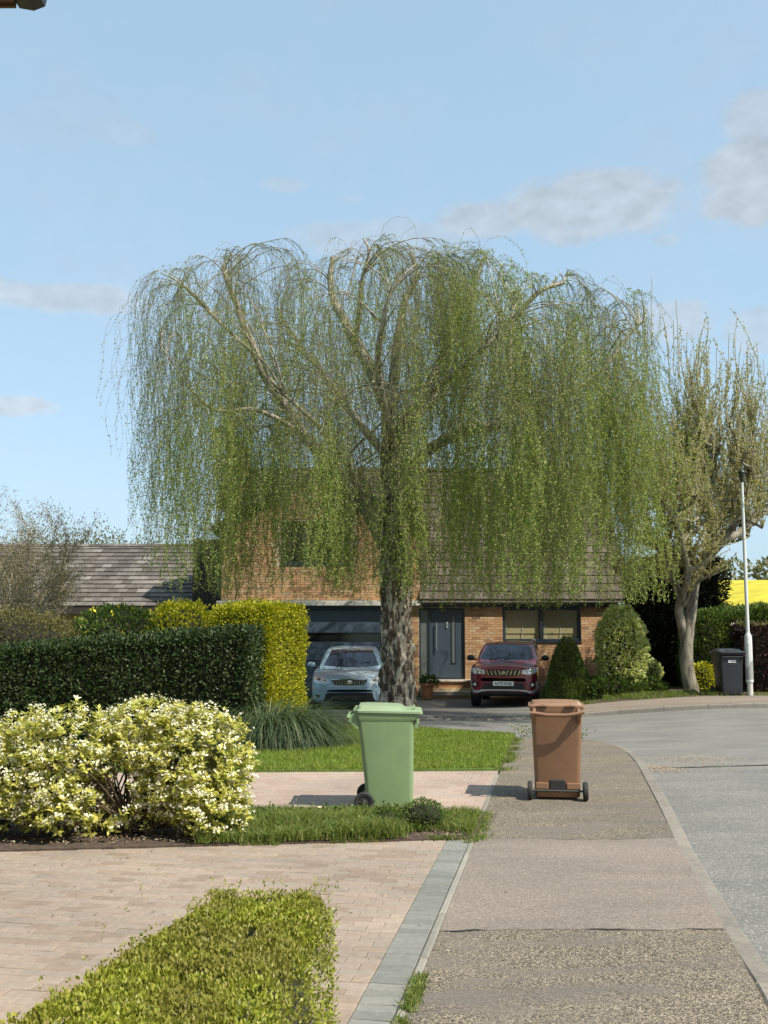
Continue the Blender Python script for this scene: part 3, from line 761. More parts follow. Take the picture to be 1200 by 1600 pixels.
# roofs
def tile_roof(name, A, B, C, D, mat, parent, tw=.30, course=.30, th=.02, single=0, partname='tile', skip=None):
    """A-B eave (left to right), D-C ridge; courses of overlapping tiles"""
    A, B, C, D = map(Vector, (A, B, C, D)); base = MB()
    nrm = (B - A).cross(D - A).normalized()
    base.add([A, B, C, D, A - nrm * .1, B - nrm * .1, C - nrm * .1, D - nrm * .1], [(0, 1, 2, 3), (7, 6, 5, 4), (0, 4, 5, 1), (1, 5, 6, 2), (2, 6, 7, 3), (3, 7, 4, 0)])
    ro = base.build(name, MT['timber'], parent, world=True)
    rows = int((D - A).length / course); Vs, Fs, k = [], [], 0; items = []
    for r in range(rows):
        u0, u1 = r / rows, min(1, (r + 1.12) / rows)
        a0, b0, a1, b1 = A.lerp(D, u0), B.lerp(C, u0), A.lerp(D, u1), B.lerp(C, u1)
        n = int((b0 - a0).length / tw); o = .5 if r % 2 else 0
        for i in range(-1, n + 1):
            s0, s1 = max(0, (i + o) / n), min(1, (i + o + .985) / n)
            if s1 - s0 < .25 / n: continue
            p = [a0.lerp(b0, s0), a0.lerp(b0, s1), a1.lerp(b1, s1), a1.lerp(b1, s0)]
            if skip and skip((p[0] + p[2]) / 2): continue
            j = random.uniform(0, .007)
            up0, up1 = nrm * (th * 1.9 + j), nrm * (th * .5 + j * .3)
            vs = [p[0] + up0, p[1] + up0, p[2] + up1, p[3] + up1, p[0] + nrm * .004, p[1] + nrm * .004, p[2] + nrm * .001, p[3] + nrm * .001]
            items.append(vs)
    ff = [(0, 1, 2, 3), (0, 4, 5, 1), (1, 5, 6, 2), (3, 7, 4, 0)]
    if single:
        items.sort(key=lambda v: (abs((proj(v[0])[0]) - 215) > 130, -v[0].z))
    for q, vs in enumerate(items):
        if q < single:
            MB().add(vs, ff).build(partname, mat, ro, world=True, recalc=False)
        else:
            Vs += [tuple(v) for v in vs]; Fs += [[i + k for i in f] for f in ff]; k += 8
    if Vs: npmesh(partname + 's', Vs, Fs, mat, ro, 'stuff')
    return ro
RY, RZ = 33.6, 7.02
r1 = tile_roof('roof', (1.06, 30.33, 2.66), (7.25, 30.33, 2.66), (7.25, RY, RZ), (1.06, RY, RZ), MT['tile_dark'], house, .32, .30)
def under_gable(p): return abs(p.x + 1.89) < 3.2 and p.z < 6.6 - abs(p.x + 1.89) * .545
r2 = tile_roof('roof', (-5.2, 31.5, 5.567), (1.06, 31.5, 5.567), (1.06, RY, RZ), (-5.2, RY, RZ), MT['tile_dark'], house, .32, .30, skip=under_gable)
r3 = tile_roof('roof', (7.25, 38.2, 2.4), (-5.2, 38.2, 2.4), (-5.2, RY + .02, RZ), (7.25, RY + .02, RZ), MT['tile_dark'], house, .6, .5)
# gable roof: two slopes running back into the main roof
gy0 = 30.40
tile_roof('gable_roof', (-1.89 - 3.24, 33.0, 4.80), (-1.89 - 3.24, gy0, 4.80), (-1.89, gy0, 6.62), (-1.89, 33.0, 6.62), MT['tile_dark'], house, .32, .30)
tile_roof('gable_roof', (-1.89 + 3.24, gy0, 4.80), (-1.89 + 3.24, 33.0, 4.80), (-1.89, 33.0, 6.62), (-1.89, gy0, 6.62), MT['tile_dark'], house, .32, .30)
mb = MB()
for s in (-1, 1):
    mb.prism([(-1.89 + s * 3.26, 4.66), (-1.89 + s * 3.26, 4.84), (-1.89, 6.66), (-1.89, 6.46)], 'y', gy0 - .03, gy0 + .02)
mb.build('bargeboard', MT['black_trim'], house, world=True)
mb = MB()
for i in range(28):
    x = -5.2 + i * .445; mb.prism([(RY - .13, RZ - .02), (RY - .06, RZ + .08), (RY + .06, RZ + .08), (RY + .13, RZ - .02)], 'x', x, x + .435)
mb.build('ridge_tiles', MT['tile_dark'], r1, world=True)
# chimneys
def chimney(x0, x1, y0, y1, z0, z1):
    c = MB(); c.box(x0 + .012, x1 - .012, y0 + .012, y1 - .012, z0, z1 - .02).box(x0 - .03, x1 + .03, y0 - .03, y1 + .03, z1 - .02, z1 + .05)
    o = c.build('chimney', MT['mortar'], house, world=True)
    Vs, Fs, k = [], [], 0
    for face in range(2):
        L_ = (x1 - x0) if face == 0 else (y1 - y0); row = 0; z = z0 + .04
        while z < z1 - .05:
            p = -(BL / 2) if row % 2 else 0
            while p < L_:
                a, b = max(0, p), min(L_, p + BL)
                if b - a > .03:
                    m = MB()
                    if face == 0: m.box(x0 + a, x0 + b, y0, y0 + .05, z - BH / 2, z + BH / 2)
                    else: m.box(x1 - .05, x1, y0 + a, y0 + b, z - BH / 2, z + BH / 2)
                    Vs += m.v; Fs += [[i + k for i in f] for f in m.f]; k += 8
                p += BL + JT
            z += BH + JT; row += 1
    npmesh('brickwork', Vs, Fs, MT['brick'], o, 'stuff')
    MB().lathe([(.11, z1 + .05), (.13, z1 + .09), (.10, z1 + .14), (.105, z1 + .36), (.12, z1 + .40)], 14, Matrix.Translation(((x0 + x1) / 2, (y0 + y1) / 2, 0))).build('chimney_pot', MT['terracotta'], o, True, world=True)
chimney(-5.0, -4.36, 32.2, 33.0, 5.3, 7.55)
chimney(4.08, 4.55, 32.3, 32.9, 4.6, 7.0)
# canopy over the garage, gutter and soffit along the front
MB().box(-4.95, 1.10, 30.36, 30.49, 2.48, 2.625).build('canopy', MT['fascia'], house, bevel=.01, world=True)
MB().box(1.12, 7.15, 30.39, 30.49, 2.44, 2.53).build('soffit', MT['black_trim'], house, world=True)
mb = MB()
pr = [(.075 * math.cos(t), .075 * math.sin(t)) for t in np.linspace(math.pi, 2 * math.pi, 9)]
mb.prism([(30.34 + y * .7, 2.62 + z * .8) for y, z in pr], 'x', 1.12, 7.25)
mb.build('gutter', MT['fascia'], house, smooth=True, world=True)
mb = MB().prism([(-5.16 + y * .8, 4.77 + z * .8) for y, z in pr], 'y', 30.4, 33.0)
mb.build('gutter', MT['black_trim'], house, world=True)
MB().tube([(-5.14, 30.55, 4.72), (-5.0, 30.55, 4.58), (-4.9, 30.55, 4.5), (-4.9, 30.55, 2.7)], .035, 8).build('downpipe', MT['black_trim'], house, smooth=True, world=True)
# garage door: a recessed sectional door, ribbed panels and a dark glazed strip
gd = MB().box(-3.45, -3.38, FY + .02, FY + .2, ZG, 2.5).box(.74, .80, FY + .02, FY + .2, ZG, 2.5).box(-3.38, .74, FY + .02, FY + .2, 2.36, 2.5).build('garage_door', MT['anthracite_dark'], house, world=True)
for (z0, z1, m, y, ribs) in ((1.68, 2.355, 'garage_panel', .09, 2), (1.43, 1.67, 'dark_glass', .115, 0), (.86, 1.42, 'garage_panel', .09, 3), (.30, .85, 'garage_panel', .09, 3), (ZG + .01, .29, 'garage_panel', .09, 2)):
    mb = MB().box(-3.375, .735, FY + y + .012, FY + y + .05, z0, z1)
    if ribs:
        hgt = (z1 - z0) / ribs
        for k in range(ribs): mb.box(-3.375, .735, FY + y, FY + y + .014, z0 + k * hgt + .008, z0 + (k + 1) * hgt - .012)
    mb.build('panel', MT[m], gd, bevel=.004, seg=1, world=True)
# front door set
DZ = .30
fd = MB().box(1.04, 1.09, FY + .05, FY + .15, DZ, 2.42).box(2.34, 2.39, FY + .05, FY + .15, DZ, 2.42).box(1.09, 2.34, FY + .05, FY + .15, 2.36, 2.42).box(1.09, 2.34, FY + .05, FY + .15, DZ, DZ + .06).box(1.31, 1.37, FY + .05, FY + .15, DZ + .06, 2.36).build('front_door', MT['anthracite_dark'], house, bevel=.006, world=True)
MB().box(1.09, 1.31, FY + .09, FY + .11, DZ + .06, 2.36).build('side_light', MT['side_panel'], fd, world=True)
dl = MB().box(1.37, 2.34, FY + .085, FY + .13, DZ + .06, 2.36)
dl.build('door_leaf', MT['anthracite'], fd, bevel=.006, world=True)
MB().box(1.99, 2.02, FY + .07, FY + .088, .78, 2.20).box(2.10, 2.13, FY + .07, FY + .088, .78, 2.20).box(2.02, 2.10, FY + .07, FY + .088, .78, .81).box(2.02, 2.10, FY + .07, FY + .088, 2.17, 2.20).build('glazing_bead', MT['anthracite_dark'], fd, world=True)
MB().box(2.02, 2.10, FY + .078, FY + .09, .81, 2.17).build('door_glass', MT['side_panel'], fd, world=True)
MB().tube([(1.56, FY + .02, 1.18), (1.56, FY + .02, 1.98)], .018, 10).tube([(1.56, FY + .02, 1.25), (1.56, FY + .09, 1.25)], .012, 8).tube([(1.56, FY + .02, 1.9), (1.56, FY + .09, 1.9)], .012, 8).build('pull_handle', MT['steel'], fd, smooth=True, world=True)
MB().tube([(1.87, FY + .06, 1.86), (1.87, FY + .06, 1.98)], .022, 8).box(1.84, 1.90, FY + .072, FY + .086, 1.82, 2.0).build('door_knocker', MT['steel'], fd, bevel=.005, world=True)
st = MB().box(1.12, 2.62, 30.02, FY + .05, ZG, .12 - .02).build('doorstep', MT['brick'], house, world=True)
MB().box(1.30, 2.62, 30.10, FY + .05, .10, DZ - .03).build('step_riser', MT['brick'], st, world=True)
MB().box(1.26, 2.66, 30.05, FY + .04, DZ - .03, DZ + .02).build('step_slab', MT['stone'], st, bevel=.008, world=True)
for k in range(4): MB().box(1.06 + k * .405, 1.06 + (k + 1) * .405 - .008, 29.62, 30.10, -.09, .02 + .002 * (k % 2)).build('step_slab', MT['stone'], st, bevel=.006, world=True)
MB().box(1.06, 2.67, 29.68, 30.02, ZG - .05, -.09).build('step_riser', MT['brick'], st, world=True)
# front window
def casement(x0, x1, z0, z1, lights, y, mat, blind=True, fw=.075):
    mb = MB().box(x0, x1, y, y + .07, z0, z0 + fw).box(x0, x1, y, y + .07, z1 - fw, z1).box(x0, x0 + fw, y, y + .07, z0 + fw, z1 - fw).box(x1 - fw, x1, y, y + .07, z0 + fw, z1 - fw)
    w = (x1 - x0 - 2 * fw) / lights
    for k in range(1, lights): mb.box(x0 + fw + k * w - fw * .7, x0 + fw + k * w + fw * .7, y, y + .07, z0 + fw, z1 - fw)
    o = mb.build('window', mat, house, bevel=.006, world=True)
    for k in range(lights):
        a, b = x0 + fw + k * w + (fw * .7 if k else 0), x0 + fw + (k + 1) * w - (fw * .7 if k < lights - 1 else 0)
        MB().box(a, b, y + .03, y + .036, z0 + fw, z1 - fw).build('pane', MT['house_glass'] if blind else MT['dark_glass'], o, world=True)
        if blind:
            MB().box(a + .01, b - .01, y + .10, y + .106, z0 + fw + .16, z1 - fw).build('blind', MT['blind'], o, world=True)
            MB().box(a + .01, b - .01, y + .12, y + .126, z0 + fw, z0 + fw + .2).build('blind', MT['blind'], o, world=True)
            for c in (a + .05, (a + b) / 2): MB().tube([(c, y + .09, z0 + fw + .02), (c, y + .09, z0 + fw + .40)], .008, 5).build('blind_cord', MT['white_paint'], o, world=True)
    MB().box(x0 - .02, x1 + .02, y - .08, y + .05, z0 - .05, z0 - .002).build('sill', MT['anthracite_dark'], o, bevel=.006, world=True)
    return o
casement(3.515, 5.825, 1.43, 2.43, 2, FY + .06, MT['anthracite_dark'])
MB().box(3.52, 5.82, FY + .30, FY + .36, 1.4, 2.5).build('room', MT['interior'], house, world=True)
casement(wx0 + .005, wx1 - .005, wz0 + .05, wz1, 3, FY + .07, MT['anthracite_dark'], False)
# brick side extension on the left flank, its shade put into the dark timber colour
mb = MB()
for k in range(8): mb.box(-5.9 + k * .13, -5.9 + (k + 1) * .13 - .008, 31.6, 31.65, ZG, 4.55)
mb.box(-5.9, -4.85, 31.65, 33, ZG, 4.55)
mb.build('shaded_extension', MT['timber'], house, world=True)
MB().box(.84, .95, FY - .05, FY + .0, .02, .16).build('meter_box', MT['white_paint'], house, bevel=.01, world=True)

# neighbour's garage, far left
gar = thing('neighbour_garage', (-11, 35, -.2), 'low building with a long grey tiled roof behind the hedges at the left', 'garage')
MB().box(-17.5, -5.95, 34.3, 40.5, -.4, 2.55).build('wall', MT['brick'], gar, world=True)
tile_roof('roof', (-17.8, 33.9, 2.52), (-5.9, 33.9, 2.52), (-5.9, 38.0, 4.85), (-17.8, 38.0, 4.85), MT['tile'], gar, .33, .30, .026, 300)
tile_roof('roof', (-5.9, 42.0, 2.52), (-17.8, 42.0, 2.52), (-17.8, 38.02, 4.85), (-5.9, 38.02, 4.85), MT['tile'], gar, .8, .6)
MB().box(-17.8, -5.9, 33.86, 33.9, 2.28, 2.5).build('fascia', MT['timber'], gar, world=True)
mb = MB()
for i in range(26): x = -17.8 + i * .457; mb.prism([(37.87, 4.84), (37.94, 4.93), (38.06, 4.93), (38.13, 4.84)], 'x', x, x + .447)
mb.build('ridge_tiles', MT['tile'], gar, world=True)

# the near house: only the corner of its eaves shows, top left
nh = thing('near_house', (-6.0, 2.0, 0), 'brown eaves and dark gutter end of a house poking into the top left corner', 'house')
MB().box(-10, -2.75, -4, 4.7, 0, 5.05).build('wall', MT['brick'], nh, world=True)
mb = MB().add([(-10.3, -4.3, 5.2), (-2.05, -4.3, 5.2), (-2.05, 5.16, 5.2), (-10.3, 5.16, 5.2), (-6.2, -4.3, 7.9), (-6.2, 5.16, 7.9)], [(0, 1, 2, 3), (1, 2, 5, 4), (0, 3, 5, 4), (0, 1, 4), (3, 2, 5)])
mb.build('roof', MT['tile'], nh, world=True)
MB().box(-10.3, -1.985, 4.70, 5.17, 5.185, 5.20).box(-10.3, -1.985, 5.17, 5.19, 5.17, 5.42).build('soffit', MT['brown_soffit'], nh, world=True)
mb = MB().prism([(-1.98, 5.19), (-1.90, 5.175), (-1.84, 5.20), (-1.825, 5.27), (-1.98, 5.27)], 'y', -4.3, 5.22)
mb.build('gutter', MT['black_trim'], nh, world=True)

# ================================================================== WHEELIE BINS
def rrect(x0, x1, y0, y1, z, r, n=4, dz=0):
    out = []
    for cx, cy, a0 in ((x1 - r, y1 - r, 0), (x0 + r, y1 - r, 90), (x0 + r, y0 + r, 180), (x1 - r, y0 + r, 270)):
        for k in range(n + 1):
            a = R(a0 + 90 * k / n); out.append((cx + r * math.cos(a), cy + r * math.sin(a), z + dz * (cy + r * math.sin(a))))
    return out
def wheelie_bin(name, loc, rz, label, body, lid, kind):
    t = thing(name, loc, label, 'wheelie bin', 'wheelie bins put out by the kerb', rz)
    mb = MB()
    mb.loft([rrect(-.235, .235, -.17, .272, .025, .03), rrect(-.24, .24, -.185, .278, .05, .045), rrect(-.243, .243, -.2, .28, .16, .045),
             rrect(-.25, .25, -.222, .283, .36, .05), rrect(-.262, .262, -.255, .287, .66, .05), rrect(-.272, .272, -.285, .29, .88, .05), rrect(-.276, .276, -.29, .294, .935, .05)])
    b = mb.build('body', body, t, smooth=True)
    # collar under the lid, with a stepped shoulder
    MB().loft([rrect(-.276, .276, -.29, .294, .90, .04), rrect(-.285, .285, -.30, .335, .93, .04, 4, -.01), rrect(-.285, .285, -.298, .345, .976, .04, 4, -.02)]).build('rim', body, t, smooth=True)
    # raised panel framing on the flanks and front: ribs standing 6 mm proud
    mb = MB()
    if kind == 'front':
        mb.tube([(-.13, .268, .10), (-.135, .276, .58), (-.12, .281, .66), (-.05, .283, .69), (.05, .283, .69), (.12, .281, .66), (.135, .276, .58), (.13, .268, .10)], .012, 6)
        mb.build('moulded_panel', body, t, smooth=True)
        l = MB().box(-.09, .09, .286, .292, .745, .80).build('label', MT['label'], t, bevel=.002)
        mb = MB()
        for k, (a, bb, h) in enumerate(((-.02, .0, .03), (.006, .02, .02), (.026, .045, .024), (.05, .07, .018), (.073, .082, .026))): mb.box(-bb, -a, .292, .2925, .758, .758 + h)
        mb.build('label_print', MT['ink'], l)
    else:
        pass
    # lid: domed, with a flat apron and a grip at the front
    q = -.02
    mb = MB().loft([rrect(-.297, .297, -.29, .372, .977, .03, 4, q), rrect(-.302, .302, -.297, .380, .982, .03, 4, q), rrect(-.302, .302, -.297, .376, 1.002, .03, 4, q),
                    rrect(-.290, .290, -.290, .355, 1.008, .03, 4, q), rrect(-.275, .275, -.285, .215, 1.012, .04, 4, q), rrect(-.255, .255, -.275, .15, 1.045, .04, 4, q), rrect(-.16, .16, -.22, .06, 1.056, .05, 4, q)])
    ld_ = mb.build('lid', lid, t, smooth=True)
    MB().tube([(-.12, .235, 1.01), (-.11, .295, 1.026), (.11, .295, 1.026), (.12, .235, 1.01)], .013, 8).build('lid_grip', lid, ld_, smooth=True)
    # lifting comb under the front of the lid
    MB().box(-.24, .24, .30, .345, .865, .885).box(-.24, -.22, .295, .33, .82, .89).box(.22, .24, .295, .33, .82, .89).build('lifting_comb', body, t, bevel=.004)
    # handle across the back, held on two brackets
    mb = MB()
    for s in (-1, 1):
        mb.prism([(-.27, .82), (-.29, .82), (-.385, .91), (-.40, .935), (-.385, .955), (-.29, .985)], 'x', s * .235 - .016, s * .235 + .016)
    mb.tube([(-.285, -.385, .935), (-.2, -.39, .93), (-.1, -.392, .915), (.1, -.392, .915), (.2, -.39, .93), (.285, -.372, .952)], .020, 10)
    mb.build('handle', body, t, smooth=True)
    mb = MB()
    for s in (-1, 1): mb.tube([(s * .15 - .05, -.315, 1.008), (s * .15 + .05, -.315, 1.008)], .017, 8).box(s * .15 - .02, s * .15 + .02, -.33, -.28, 1.012, 1.022)
    mb.build('hinge', lid, t, smooth=True)
    # foot recess, axle and wheels
    MB().box(-.085, .085, -.222, -.19, .10, .215).build('foot_recess', MT['black_trim'], t, bevel=.01)
    MB().box(-.235, -.095, -.225, -.18, .115, .185).box(.095, .235, -.225, -.18, .115, .185).build('axle_housing', body, t, bevel=.008)
    MB().tube([(-.315, -.215, .10), (.315, -.215, .10)], .012, 10).build('axle', MT['hub'], t, smooth=True)
    for s in (-1, 1):
        Mx = Matrix.Translation((s * .295, -.215, .10)) @ Matrix.Rotation(R(90), 4, 'Y')
        w = MB().lathe([(.062, -.022), (.088, -.026), (.099, -.016), (.10, 0), (.099, .016), (.088, .026), (.062, .022)], 28, Mx, False).build('wheel', MT['rubber'], t, smooth=True)
        mb = MB().lathe([(.014, -.03), (.02, -.012), (.06, -.008), (.064, -.016), (.064, .016), (.06, .008), (.02, .012), (.014, .03)], 20, Mx)
        for k in range(8):
            a = k * math.pi / 4; c = Vector((math.cos(a), math.sin(a), 0)) * .04
            mb.box(-.022, .022, -.004, .004, -.015, .015, Mx @ Matrix.Translation(c) @ Matrix.Rotation(a, 4, 'Z'))
        mb.build('hub', MT['hub'], w)
    return t
wheelie_bin('wheelie_bin', (.02, 10.86, g(0, 10)), R(-90 - 1), 'pale green bin standing side-on with its wheels to the left', MT['green_plastic'], MT['green_lid'], 'side')
wheelie_bin('wheelie_bin', (1.90, 11.5, 0), R(-8), 'brown bin standing on the pavement with its handle and wheels towards us', MT['brown_plastic'], MT['brown_lid'], 'side')
wheelie_bin('wheelie_bin', (7.97, 24.0, g(7.97, 24.0)), R(180 + 2), 'black bin with a white label standing beside the lamp post', MT['black_plastic'], MT['black_lid'], 'front')

# ================================================================== CARS
def crom(P, up, closed=False):
    """Catmull-Rom through points along axis 0"""
    P = np.asarray(P, float); n = len(P)
    if closed: Q = np.concatenate([P[-1:], P, P[:2]]); m = n
    else: Q = np.concatenate([2 * P[:1] - P[1:2], P, 2 * P[-1:] - P[-2:-1]]); m = n - 1
    out = []
    for i in range(m):
        p0, p1, p2, p3 = Q[i:i + 4]
        for k in range(up):
            t = k / up; out.append(.5 * ((2 * p1) + (-p0 + p2) * t + (2 * p0 - 5 * p1 + 4 * p2 - p3) * t * t + (-p0 + 3 * p1 - 3 * p2 + p3) * t ** 3))
    if not closed: out.append(P[-1])
    return np.array(out)
class Surf:
    def __init__(s, G, closed):
        s.G = G; n, m = G.shape[:2]; s.V = G.reshape(-1, 3); s.F = []
        for i in range(n - 1):
            for j in range(m if closed else m - 1):
                s.F.append((i * m + j, i * m + (j + 1) % m, (i + 1) * m + (j + 1) % m, (i + 1) * m + j))
def patch(bvh, name, top, bot, off, mat, parent, axis='y', side=1, nr=5, nc=16, label=None):
    """a panel laid on the car body: seen from the front (points x,z) or from a side (points y,z)"""
    top, bot = np.array(top, float), np.array(bot, float)
    def rs(P, n):
        q = np.linspace(0, 1, len(P)); u = np.linspace(0, 1, n); return np.c_[np.interp(u, q, P[:, 0]), np.interp(u, q, P[:, 1])]
    T, B = rs(top, nc), rs(bot, nc); Gd = np.array([B + (T - B) * k / nr for k in range(nr + 1)])
    V = []; last = None
    for row in Gd:
        for a, z in row:
            if axis == 'y': o, d = Vector((a, -3, z)), Vector((0, 1, 0))
            else: o, d = Vector((side * 4, a, z)), Vector((-side, 0, 0))
            h = bvh.ray_cast(o, d)[0]
            if h is None: h = last if last is not None else Vector((a, .3, z)) if axis == 'y' else Vector((side * .8, a, z))
            last = h
            V.append((a, h.y - off, z) if axis == 'y' else (h.x + side * off, a, z))
    m = nc; F = [(i * m + j, i * m + j + 1, (i + 1) * m + j + 1, (i + 1) * m + j) for i in range(nr) for j in range(m - 1)]
    rim = list(range(m)) + [i * m + m - 1 for i in range(1, nr + 1)] + [nr * m + j for j in range(m - 2, -1, -1)] + [i * m for i in range(nr - 1, 0, -1)]
    k = len(V); dv = (0, .03, 0) if axis == 'y' else (-side * .03, 0, 0)
    V += [tuple(np.array(V[r]) + dv) for r in rim]; q = len(rim)
    F += [(rim[i], rim[(i + 1) % q], k + (i + 1) % q, k + i) for i in range(q)]
    mb = MB(); mb.add(V, F); return mb.build(name, mat, parent, smooth=True, label=label)
def lettering(text, size, mat, parent, loc, rot, sx=1.0):
    cu = bpy.data.curves.new('lettering', 'FONT'); cu.body = text; cu.size = size; cu.align_x = 'CENTER'; cu.align_y = 'CENTER'; cu.extrude = .001; cu.offset = .0015
    tmp = bpy.data.objects.new('lettering_tmp', cu); COL.objects.link(tmp)
    me = bpy.data.meshes.new_from_object(tmp.evaluated_get(bpy.context.evaluated_depsgraph_get())); bpy.data.objects.remove(tmp)
    o = link('lettering', me, mat, parent); o.location = loc; o.rotation_euler = rot; o.scale = (sx, 1, 1); return o
def make_car(name, loc, rz, label, cat, S, CB, paint, roofpaint, D):
    t = thing(name, loc, label, cat, 'cars parked in front of the house', rz)
    rings = []
    for (y, w, zb, zm, zs, zt) in S:
        half = [(0, zb), (.7 * w, zb), (.95 * w, zb + .05), (w, zm), (.975 * w, zs - .07), (.88 * w, zs), (.45 * w, zt), (0, zt + .012)]
        full = half + [(-x, z) for x, z in half[-2:0:-1]]
        rings.append([(x, y, z) for x, z in full])
    def cap(r, dy):
        zm = sum(p[2] for p in r) / len(r); return [(p[0] * .9, p[1] + dy, zm + (p[2] - zm) * .15) for p in r]
    rings = [cap(rings[0], -.015)] + rings + [cap(rings[-1], .015)]
    G1 = np.array(rings, float); Gd = crom(G1, 6); Gd = np.swapaxes(crom(np.swapaxes(Gd, 0, 1), 5, True), 0, 1)
    sb = Surf(Gd, True)
    body = MB().add(sb.V.tolist(), sb.F).build('body', paint, t, smooth=True)
    cr = []
    for (y, wb, zb, wr, zr) in CB:
        half = [(wb, zb - .06), (wb * .985, zb + .02), ((wb + wr) / 2 + .025, (zb + zr) / 2), (wr + .03, zr - .045), (wr - .09, zr), (0, zr + .025)]
        cr.append([(x, y, z) for x, z in half] + [(-x, y, z) for x, z in half[-2::-1]])
    Gc = crom(np.array(cr, float), 5); Gc = np.swapaxes(crom(np.swapaxes(Gc, 0, 1), 4), 0, 1)
    sc_ = Surf(Gc, False)
    cab = MB().add(sc_.V.tolist(), sc_.F).build('cabin', roofpaint, t, smooth=True)
    bv_all = BVHTree.FromPolygons([tuple(v) for v in sb.V] + [tuple(v) for v in sc_.V], sb.F + [tuple(i + len(sb.V) for i in f) for f in sc_.F])
    bc = BVHTree.FromPolygons([tuple(v) for v in sc_.V], sc_.F)
    for nm, top, bot, off, m in D['front']:
        if nm.endswith('_pair'):
            for s in (1, -1):
                patch(bv_all, nm[:-5], [(s * x, z) for x, z in top], [(s * x, z) for x, z in bot], off, MT[m], t)
        else: patch(bv_all, nm, top, bot, off, MT[m], t)
    w_, b_ = D['screen']; patch(bc, 'windscreen', w_, b_, .008, MT['car_glass'], t, nr=8, nc=20)
    for s in (1, -1):
        for top, bot in D['sides']: patch(bc, 'side_window', top, bot, .006, MT['car_glass'], t, 'x', s, 4, 10)
    for wy in D['wheels']:
        for s in (1, -1):
            r = D['wr']; Mx = Matrix.Translation((s * (D['wx'] - .10), wy, r)) @ Matrix.Rotation(R(90) * s, 4, 'Y')
            wh = MB().lathe([(r * .64, .09), (r * .7, .105), (r * .95, .105), (r, .08), (r, -.10), (r * .7, -.11)], 28, Mx).build('wheel', MT['rubber'], t, smooth=True)
            mb = MB().lathe([(r * .63, .085), (r * .60, .06), (.05, .07), (.03, .095)], 20, Mx, False)
            for k in range(5):
                a = k * 2 * math.pi / 5; mb.box(.03, r * .62, -.03, .03, .07, .098, Mx @ Matrix.Rotation(a, 4, 'Z'))
            mb.build('rim', MT['alloy'], wh)
            arch = MB().lathe([(r * 1.12, -.1), (r * 1.14, .102), (r * 1.0, .104)], 28, Mx, True).build('wheel_arch', MT['black_trim'], t, smooth=True)
    for s in (1, -1):
        mx_, my_, mz_ = D['mirror']
        bm = bmesh.new(); bmesh.ops.create_uvsphere(bm, u_segments=14, v_segments=10, radius=1)
        for v in bm.verts: v.co = Vector((s * mx_ + v.co.x * .105, my_ + v.co.y * (.06 if v.co.y < 0 else .03), mz_ + v.co.z * .075))
        me = bpy.data.meshes.new('mirror'); bm.to_mesh(me); bm.free(); me.polygons.foreach_set('use_smooth', [True] * len(me.polygons))
        mo = link('mirror', me, MT[D['mirror_mat']], t)
        MB().tube([(s * (mx_ - .16), my_ + .03, mz_ - .06), (s * (mx_ - .05), my_ + .01, mz_ - .03)], .02, 8).build('mirror_arm', MT['black_trim'], mo, smooth=True)
    px_, pz_ = D['plate']; hy = bv_all.ray_cast(Vector((0, -3, pz_)), Vector((0, 1, 0)))[0].y
    pl = MB().box(-.26, .26, hy - .045, hy - .03, pz_ - .056, pz_ + .056).build('number_plate', MT['plate'], t, bevel=.004)
    lettering(D['text'], .105, MT['ink'], pl, (0, hy - .0465, pz_ - .002), (R(90), 0, 0), .98)
    for s in (-1, 1): MB().tube([(s * .18 - .25, D['wip'][0], D['wip'][1]), (s * .18 + .3, D['wip'][0] + .12, D['wip'][1] + .085)], .009, 6).build('wiper', MT['black_trim'], t)
    return t, bv_all, body, cab
SA = [(0, .60, .30, .46, .62, .67), (.05, .74, .22, .48, .68, .725), (.20, .87, .19, .5, .745, .79), (.55, .925, .19, .55, .83, .87), (1.2, .945, .2, .6, .93, .97), (1.7, .945, .2, .6, .95, .985),
      (2.8, .945, .2, .62, .97, .99), (4.0, .93, .22, .65, 1.0, 1.02), (4.62, .86, .27, .65, .98, 1.0), (4.78, .72, .35, .6, .88, .9)]
CA = [(1.25, .76, .90, .70, .94), (1.45, .80, .94, .735, 1.04), (1.85, .835, .955, .69, 1.25), (2.2, .845, .965, .645, 1.405), (2.6, .85, .97, .60, 1.465), (3.3, .845, .98, .60, 1.465), (3.95, .82, .99, .585, 1.35), (4.35, .79, 1.0, .62, 1.16), (4.62, .74, .98, .66, 1.0)]
